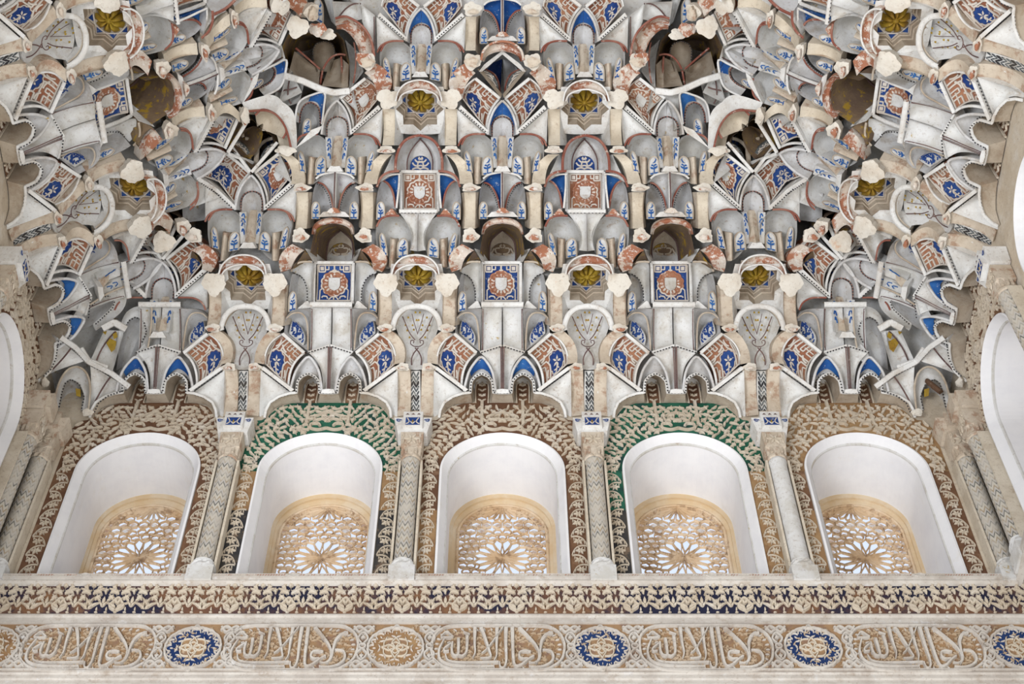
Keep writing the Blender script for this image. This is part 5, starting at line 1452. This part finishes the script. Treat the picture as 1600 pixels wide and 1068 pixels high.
c = star_cup(XA, YF - 1.195, 8.40, 8.27, 0.138, 0.118, 'star vault with a dull gilt flower high above the red shields', 'gilt flower stars of the upper row',
             ([(618, 158), (623, 142), (635, 130), (655, 125), (674, 130), (686, 142), (690, 158)], [(623, 158), (627, 149), (638, 143), (655, 139.5), (672, 143), (682, 149), (686, 158)], -0.07))
spread(c, [Matrix()])

# ---- eighth and ninth tiers
b8 = bracket('', '', ((706, 147), (722, 152), (743, 114), (726, 99), (703, 121), (729, 131)), foot=[(738, 96, 14, 13, -0.04), (737, 97, 11, 8, -0.055, 'brown_stucco')], mat='rust_stucco', r=-0.02, desc='leaning rust-streaked bracket high beside a diamond niche', seed=41)
spread(b8, beside(Matrix()))
c = Cell('diamond_niche', 'niche', 'dark diamond niche with twin blue webs at the top', '', 'dark diamond niches')
mb = c.part('blue_web', ['deep_blue_paint', 'red_line'])
Patch([(758, 112), (782, 147)], [(782, 147), (784.5, 92)], [(770, 98), (784.5, 92)], [(758, 112), (770, 98)], (0.08, 0.10, 0.24, 0.16), 0.05).mesh(mb); pxline(mb, [(757, 108), (772, 116), (779, 130), (781.5, 147)], 0.09, 0.012, 1, 0.006)
mb = c.part('grey_web', ['grey_stucco', 'red_line'])
Patch([(758, 112), (782, 147)], [(782, 147), (784.5, 92)], [(770, 98), (784.5, 92)], [(758, 112), (770, 98)], (0.08, 0.10, 0.24, 0.16), 0.05).mesh(mb); pxline(mb, [(757, 108), (772, 116), (779, 130), (781.5, 147)], 0.09, 0.012, 1, 0.006)
mb.v = [(-x, y, z) for x, y, z in mb.v]
mb = c.part('lace_field', ['slate_paint', 'relief_white'], smooth=False)
lp = Patch([(752, 110), (780, 146)], [(780, 146), (777, 128), (768, 115), (758, 109)], [(757, 109), (758, 109)], [(752, 110), (757, 109)], (0.05,) * 4, 0, n=8); lp.mesh(mb)
for q in ([(0.15, 0.1), (0.4, 0.4), (0.7, 0.35)], [(0.3, 0.1), (0.55, 0.25), (0.85, 0.15)], [(0.1, 0.4), (0.3, 0.6), (0.5, 0.65)], [(0.6, 0.5), (0.75, 0.6)]): lp.line(mb, q, 0.008, 1, 0.003, 0.003, True)
mb.mirror(0)
mb = c.part('lip', ['white_stucco', 'soffit_stucco'], smooth=False)
loft(mb, [(748, 112), (757, 100), (785, 79)], [(753, 112), (785, 85)], -0.01, 0.0, 0, 12, 3, smooth=False, th=0.05)
loft(mb, [(746, 108), (783, 153)], [(752, 107), (784.5, 147)], -0.01, 0.02, 1, 8, 3, smooth=False, th=0.05); mb.mirror(0)
mb = c.part('rust_arch', 'rust_stucco')
loft(mb, [(753, 96), (756, 82), (764, 73), (774, 68.5), (785, 67)], [(757, 96), (760, 89), (768, 84), (776, 81.5), (785, 80)], -0.04, -0.03, 0, 18, 5, 0.02, th=0.06); pxline(mb, [(752, 94), (755, 80), (764, 70.5), (774, 66), (785, 64.5)], -0.045, 0.014, 0, 0.006); mb.mirror(0)
spread(c, [Matrix()])
s2 = Cell('star_niche', 'niche', 'dark tilted niche with lace panels and a dull gilt flower', '', 'dark tilted star niches')
s2.parts = [list(x) for x in c.parts if x[0] == 'lace_field']
mb = s2.part('recess', ['dark_recess', 'soffit_stucco'])
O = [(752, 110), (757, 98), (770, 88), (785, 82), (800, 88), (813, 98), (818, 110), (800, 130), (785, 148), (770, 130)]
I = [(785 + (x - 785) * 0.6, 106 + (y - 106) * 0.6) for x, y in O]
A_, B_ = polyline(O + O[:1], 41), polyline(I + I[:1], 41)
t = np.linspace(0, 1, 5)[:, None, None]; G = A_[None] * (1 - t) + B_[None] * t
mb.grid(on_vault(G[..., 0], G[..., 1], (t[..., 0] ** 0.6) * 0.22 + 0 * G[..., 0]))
V = on_vault(B_[:-1, 0], B_[:-1, 1], 0.22); mb.add(list(V) + list(on_vault([785], [104], 0.24)), [(i, (i + 1) % 40, 40) for i in range(40)])
pxline(mb, [(785, 148), (785, 132), (785, 116)], 0.06, 0.030, 1, 0.010); pxline(mb, [(785, 118), (776, 108), (764, 104)], 0.08, 0.020, 1, 0.008); pxline(mb, [(785, 118), (794, 108), (806, 104)], 0.08, 0.020, 1, 0.008)
mb = s2.part('blue_star', 'deep_blue_paint', smooth=False)
for k in range(7):
    w = math.pi * k / 6
    x, y = 785 + 15 * math.cos(w), 104 + 11 * math.sin(w)
    mb.add(on_vault([x - 3, x + 3, x], [y - 2, y - 2, y + 4], 0.15), [(0, 1, 2)])
mb = s2.part('flower', 'gold_leaf', smooth=False)
for k in range(8):
    w = 2 * math.pi * k / 8
    q = [(785 + r * math.cos(w + d) * 1.0, 97 + r * 0.85 * math.sin(w + d)) for r, d in ((2, 0), (7, -0.32), (10, 0), (7, 0.32))]
    mb.add(list(on_vault([x for x, y in q], [y for x, y in q], 0.15)) + list(on_vault([785 + 6 * math.cos(w)], [97 + 5.1 * math.sin(w)], 0.13)), [(0, 1, 4), (1, 2, 4), (2, 3, 4), (3, 0, 4)])
mb = s2.part('edge_bar', 'white_stucco', smooth=False)
for sg in (1, -1): pxline(mb, [(785 - sg * 38, 107), (785 - sg * 1, 152)], -0.01, 0.020, 0, 0.010, n=10)
spread(s2, [T_COL2, T_BAY2])
b9 = bracket('', '', ((727, 79), (743, 79), (744, 26), (727, 26), None, None), sides=[(((743, 79), (751, 90), (750, 24), (744, 26)), (0, 0.06, 0.06, 0), 'brown_stucco')], foot=[(738, 14, 14, 11, -0.04), (739, 18, 9, 4, -0.055, 'brown_stucco')], mat='cream_stucco', desc='slim cream pilaster near the top, below the blue fan', seed=51)
spread(b9, about_bay(Matrix()))

# ---- the corners: pieces on and beside the diagonal
def tube(c, left, right, base, r, depth, mat='grey_stucco', name='niche', rim=True):
    """a round-headed hollow; left and right run from the base up to the shared apex"""
    mb = c.part(name, [mat, 'ink', 'white_stucco'])
    Patch([base[0], base[1]], [base[1]] + right, [(left[-1][0] - 0.3, left[-1][1]), right[-1]], [base[0]] + left[:-1] + [(left[-1][0] - 0.3, left[-1][1])], (r, r, r, r), depth, 'apse', n=12).mesh(mb)
    if rim: dots(mb, left + right[::-1][1:], r - 0.006)
def webs(c, q, r=(0, 0, 0, 0), bulge=0.03, mat='white_stucco', rib=None, dot=None, name='web', shape='dome', ribmat='dark_line'):
    mb = c.part(name, [mat, 'ink', ribmat])
    p = Patch(*q, r, bulge, shape); p.mesh(mb)
    for L in rib or []: pxline(mb, L, min(r) + bulge * 0.3 - 0.004, 0.009, 2, 0.004)
    for L in dot or []: dots(mb, L, min(r) - 0.004)
    return p

c = Cell('corner_niche', 'niche', 'tall rounded corner niche with a dotted arch above the columns', '', 'corner niches')
tube(c, [(92, 637), (97, 612), (102, 598), (111, 592.5)], [(127, 640), (131.5, 620), (124, 600), (111, 592.5)], [(84, 668), (120, 672)], 0.03, 0.10)
mb = c.part('hood', ['pale_stucco', 'soffit_stucco'])
loft(mb, [(82, 640), (88, 612), (96, 590), (108, 576), (123, 573), (136, 584), (141, 607), (138, 641)], [(91, 640), (97, 612), (102, 598), (111, 592.5), (124, 600), (131.5, 620), (127, 640)], 0.0, 0.03, 0, 26, 5, 0.01)
pxline(mb, [(82, 640), (88, 612), (96, 590), (108, 576), (123, 573), (136, 584), (141, 607), (138, 641)], -0.004, 0.012, 1, 0.006, n=26)
mb = c.part('gilt_patch', 'gold_leaf', smooth=False)
Patch([(119, 618), (126, 620)], [(126, 620), (126, 608)], [(118, 606), (126, 608)], [(119, 618), (118, 606)], (0.02,) * 4, 0, n=4).mesh(mb)
spread(c, [Matrix()], sides=False)
c = Cell('corner_web', 'vault web', 'white corner web with a dark rib and dotted edges', '', 'corner webs')
webs(c, ([(139, 641), (147, 647)], [(147, 647), (153, 628), (168, 617), (201, 607)], [(141, 570), (201, 606)], [(139, 641), (142, 606), (141, 570)]), (0.02, 0.02, 0.0, -0.01), 0.03, rib=[[(174, 587), (158, 610), (142, 641)]],
     dot=[[(142, 571), (176, 588), (200, 606)], [(147, 645), (154, 629), (169, 618), (199, 608)]])
mb = c.part('ledge', 'white_stucco', smooth=False)
pxline(mb, [(126, 544), (140, 566), (174, 583), (202, 604)], -0.015, 0.032, 0, 0.014, smooth=False, n=24)
mb = c.part('foot', 'broken_plaster', smooth=False); jagged(mb, 137, 644, 9, 6, -0.03, seed=3)
spread(c, [Matrix()])
c = Cell('corner_web', 'vault web', 'white corner web with worn gilding and a thin brown rib', '', 'gilded corner webs')
webs(c, ([(140, 566), (176, 580)], [(176, 580), (194, 517)], [(163, 515), (194, 517)], [(140, 566), (163, 515)]), (0.0, 0.0, 0, 0), 0.03, 'pale_stucco', rib=[[(181, 517), (162, 540), (150, 566)]], dot=[[(180, 510), (196, 517)]])
mb = c.part('gilding', 'gold_leaf', smooth=False)
for q in ([(166, 536), (172, 528), (182, 533), (180, 545), (174, 550)], [(176, 522), (182, 518), (184, 526), (178, 530)], [(160, 518), (167, 517), (165, 523)]):
    mb.add(on_vault([x for x, y in q], [y for x, y in q], -0.004), [tuple(range(len(q)))])
mb = c.part('ledge', 'white_stucco', smooth=False); pxline(mb, [(160, 513), (178, 503), (197, 514)], -0.02, 0.040, 0, 0.014, smooth=False, n=12)
spread(c, [Matrix()], sides=False)
c = Cell('corner_niche', 'niche', 'slanting grey niche with a dotted arch beside the corner webs', '', 'slanting niches near the corner')
tube(c, [(187, 535), (194, 516), (201, 501), (212, 495)], [(221, 536), (229, 519), (225, 503), (212, 495)], [(182, 578), (206, 566)], 0.04, 0.10)
mb = c.part('hood', ['pale_stucco', 'soffit_stucco'])
loft(mb, [(182, 540), (188, 508), (198, 487), (216, 478), (236, 480), (236, 510), (231, 541)], [(188, 536), (194, 516), (201, 501), (212, 495), (225, 503), (229, 519), (222, 538)], 0.0, 0.04, 0, 24, 5, 0.01)
pxline(mb, [(237, 480), (236, 510), (231, 543)], -0.002, 0.010, 1, 0.004)
loft(mb, [(206, 568), (222, 540), (231, 543)], [(212, 580), (228, 560), (247, 552)], 0.03, 0.03, 0, 10, 4)
spread(c, [Matrix()])
c = Cell('broken_pendant', 'pendant', 'broken white pendant end hanging beside the corner shield', '', 'lone broken pendants')
mb = c.part('broken_end', 'broken_plaster', smooth=False); jagged(mb, 255, 378, 18, 17, -0.05, seed=8, th=0.12)
mb = c.part('stub', 'cream_stucco'); Patch([(246, 392), (264, 392)], [(264, 392), (266, 362)], [(246, 360), (266, 362)], [(246, 392), (246, 360)], (0.0,) * 4, 0, n=5).mesh(mb)
spread(c, [Matrix()], sides=False)

# ---- the great dark niche on each diagonal and the pieces round it
c = Cell('deep_niche', 'niche', 'wide dark broken niche with a rust arch near the top', '', 'wide dark diagonal niches')
mb = c.part('recess', ['dark_recess', 'red_line'])
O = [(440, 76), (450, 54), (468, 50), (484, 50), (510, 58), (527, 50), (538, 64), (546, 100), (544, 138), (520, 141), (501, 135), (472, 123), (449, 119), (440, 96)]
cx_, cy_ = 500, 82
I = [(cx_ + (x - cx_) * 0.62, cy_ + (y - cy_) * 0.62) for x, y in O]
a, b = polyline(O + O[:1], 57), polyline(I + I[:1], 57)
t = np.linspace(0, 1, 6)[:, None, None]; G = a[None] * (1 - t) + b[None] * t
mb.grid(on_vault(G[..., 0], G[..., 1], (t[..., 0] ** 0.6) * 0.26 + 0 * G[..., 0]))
V = on_vault(b[:-1, 0], b[:-1, 1], 0.26); mb.add(list(V) + list(on_vault([cx_], [cy_], 0.30)), [(i, (i + 1) % 56, 56) for i in range(56)])
for L in ([(462, 75), (482, 92), (500, 108)], [(505, 108), (520, 88), (540, 86)], [(533, 88), (534, 112), (532, 136)], [(504, 110), (502, 122), (500, 134)]): pxline(mb, L, 0.06, 0.012, 1, 0.005)
tube(c, [(490, 95), (489, 78), (494, 68), (506, 64)], [(522, 95), (523, 78), (518, 68), (506, 64)], [(494, 112), (516, 112)], 0.10, 0.08, 'soffit_stucco')
webs(c, ([(503, 134), (533, 137)], [(533, 137), (532, 90)], [(517, 96), (532, 90)], [(503, 134), (517, 96)]), (0.02, 0.02, 0.10, 0.10), 0.05, 'soffit_stucco', name='web')
webs(c, ([(533, 137), (545, 138)], [(545, 138), (546, 102)], [(533, 90), (546, 102)], [(533, 137), (533, 90)]), (0.02, 0.0, 0.02, 0.08), 0.02, 'soffit_stucco', name='web')
webs(c, ([(450, 118), (498, 134)], [(498, 134), (500, 110)], [(460, 80), (500, 110)], [(450, 118), (460, 80)]), (0.02, 0.02, 0.12, 0.10), 0.06, 'soffit_stucco', name='web')
mb = c.part('ledge', 'white_stucco', smooth=False)
pxline(mb, [(444, 118), (472, 126), (501, 139), (522, 145), (546, 142)], -0.01, 0.040, 0, 0.012, smooth=False, n=30)
mb = c.part('rust_arch', ['rust_stucco', 'red_line'])
loft(mb, [(524, 30), (540, 27), (562, 40), (577, 60), (583, 88), (578, 98)], [(526, 46), (538, 47), (552, 60), (561, 80), (562, 98), (560, 104)], -0.03, -0.01, 0, 22, 5, 0.03, th=0.06); pxline(mb, [(524, 29), (541, 26), (564, 39), (579, 60), (585, 88)], -0.04, 0.014, 1, 0.006)
for k, (x, y, rx, ry, mt) in enumerate(((465, 42, 18, 17, 'broken_plaster'), (496, 46, 14, 11, 'rust_stucco'), (512, 54, 13, 9, 'broken_plaster'), (568, 92, 12, 10, 'rust_stucco'))):
    mb = c.part('broken_end', mt, smooth=False); jagged(mb, x, y, rx, ry, -0.05, seed=60 + k)
spread(c, [Matrix()], sides=False)
c = Cell('niche_hood', 'hood', 'grey niche under half blue hood beside the wide dark niche', '', 'half blue hoods beside the diagonal')
tube(c, [(468, 194), (470, 176), (476, 164), (486, 160)], [(500, 196), (500, 178), (496, 166), (486, 160)], [(462, 228), (482, 214)], 0.04, 0.10)
mb = c.part('hood', ['pale_stucco', 'blue_paint', 'red_line'])
HOq = [(461, 190), (464, 168), (471, 156), (488, 148), (507, 145), (506, 168), (503, 194)]; HIq = [(468, 192), (470, 176), (476, 164), (486, 160), (496, 166), (500, 178), (501, 194)]
loft(mb, HOq, HIq, 0.0, 0.035, 0, 26, 5, 0.01); pxline(mb, HOq, -0.006, 0.012, 0, 0.008, n=28); pxline(mb, HIq, 0.03, 0.008, 2, 0.003, n=24)
a, b = resample(HOq, 31)[13:], resample(HIq, 31)[13:]
kk = np.array([0.12, 0.4, 0.65, 0.84]); G = np.stack([a * (1 - k) + b * k for k in kk]); mb.grid(on_vault(G[..., 0], G[..., 1], kk[:, None] * 0.035 - 0.004), 1)
plaque(c, (473, 210), (485, 206), (480, 186), 0.02)
webs(c, ([(461, 232), (498, 207)], [(498, 207), (504, 196)], [(486, 203), (504, 196)], [(461, 232), (486, 203)]), (-0.01,) * 4, 0, name='ledge')
spread(c, [Matrix()])
c = Cell('ribbed_web', 'vault web', 'plain hollow web with a brown rib below the wide dark niche', '', 'hollow webs below the dark niches')
webs(c, ([(504, 198), (519, 204)], [(519, 204), (521, 180), (533, 150)], [(508, 145), (533, 146)], [(504, 198), (508, 145)]), (0.02, 0.01, 0.0, 0.0), 0.04, 'pale_stucco', rib=[[(509, 146), (506, 196)]])
webs(c, ([(533, 152), (560, 176)], [(560, 176), (552, 140)], [(520, 146), (552, 140)], [(533, 152), (520, 146)]), (0.02,) * 4, 0.03, 'pale_stucco')
spread(c, [Matrix()])
c = Cell('star_niche_arch', 'arch', 'broad cream arch with red edge round a tilted dark niche', '', 'broad arches round the star niches')
AO = [(399, 180), (410, 171), (430, 178), (446, 199), (455, 232)]; AI = [(402, 198), (412, 193), (426, 201), (434, 216), (437, 236)]
mb = c.part('arch', ['cream_stucco', 'red_line']); loft(mb, AO, AI, -0.04, 0.02, 0, 22, 5, 0.02, th=0.05); pxline(mb, AO, -0.046, 0.012, 1, 0.006)
mb = c.part('plate', 'white_stucco'); loft(mb, [(394, 168), (420, 156), (443, 160), (461, 182), (464, 232)], AO, -0.01, -0.03, 0, 20, 4, 0.0)
mb = c.part('broken_end', 'broken_plaster', smooth=False); jagged(mb, 449, 236, 14, 7, -0.05, seed=12)
spread(c, [Matrix()])
c = Cell('plaster_web', 'vault web', 'white webs and a brown stem over the wide dark niche', '', 'webs over the dark diagonal niches')
webs(c, ([(524, 40), (566, 30)], [(566, 30), (562, 4)], [(519, 2), (562, 4)], [(524, 40), (519, 2)]), (0.0,) * 4, 0.04, rib=[[(564, 6), (545, 10), (526, 32)]])
webs(c, ([(566, 34), (586, 84)], [(586, 84), (586, 24)], [(564, 6), (586, 24)], [(566, 34), (564, 6)]), (0.0,) * 4, 0.03, rib=[[(585, 26), (585, 82)]])
webs(c, ([(518, 34), (524, 40)], [(524, 40), (519, -20)], [(500, -20), (519, -20)], [(518, 34), (500, -20)]), (0.02,) * 4, 0.03, 'pale_stucco')
webs(c, ([(561, 4), (640, 60)], [(640, 60), (632, -30)], [(561, -30), (632, -30)], [(561, 4), (561, -30)]), (0.10,) * 4, 0.04, 'pale_stucco')
plaque(c, (490, 30), (505, 38), (498, -2), 0.02)
mb = c.part('stem', 'brown_stucco'); Patch([(462, 26), (481, 28)], [(481, 28), (480, -20)], [(466, -20), (480, -20)], [(462, 26), (466, -20)], (0.0,) * 4, 0.02, 'cyl', n=6).mesh(mb)
spread(c, [Matrix()])

c = Cell('plaster_web', 'vault web', 'pale web filling the edge of the wide dark niche', '', 'webs at the edges of the dark niches')
webs(c, ([(545, 142), (568, 112)], [(568, 112), (561, 82)], [(539, 62), (556, 60)], [(545, 142), (546, 100), (539, 62)]), (0.02, 0.04, 0.08, 0.10), 0.03, 'pale_stucco', rib=[[(553, 66), (556, 96), (552, 130)]], ribmat='red_line')
webs(c, ([(432, 172), (468, 160)], [(468, 160), (476, 128)], [(446, 122), (476, 128)], [(432, 172), (446, 122)]), (0.02,) * 4, 0.04, 'pale_stucco', rib=[[(452, 126), (450, 148), (455, 162)]])
spread(c, [Matrix()])
c = Cell('plaster_web', 'vault web', 'small grey plate between a round niche and the corner diagonal', '', 'small plates on the corner diagonals')
webs(c, ([(286, 348), (334, 342)], [(334, 342), (328, 296)], [(284, 302), (328, 296)], [(286, 348), (284, 302)]), (0.07,) * 4, 0.05, 'grey_stucco')
spread(c, [Matrix()])
# a dark wooden peg left in the right hand corner
mb = MB()
a, b = on_vault(1448, 594, 0.02), on_vault(1470, 612, -0.03)
d = (b - a) / np.linalg.norm(b - a); u = np.cross(d, [0, 0, 1.0]); u /= np.linalg.norm(u); v = np.cross(d, u)
ringp = lambda p, r: [p + r * (1 + 0.12 * math.sin(3 * t)) * (u * math.cos(t) + v * math.sin(t)) for t in np.linspace(0, 2 * math.pi, 13)[:-1]]
mb.grid(np.array([ringp(a, 0.001), ringp(a, 0.014), ringp(a * 0.5 + b * 0.5, 0.016), ringp(b, 0.014), ringp(b, 0.001)]), close=True)
solo('wooden_peg', mb, 'wood', None, tuple((a + b) / 2), label='short dark wooden peg sticking out of the right corner niche', category='peg')
settle()
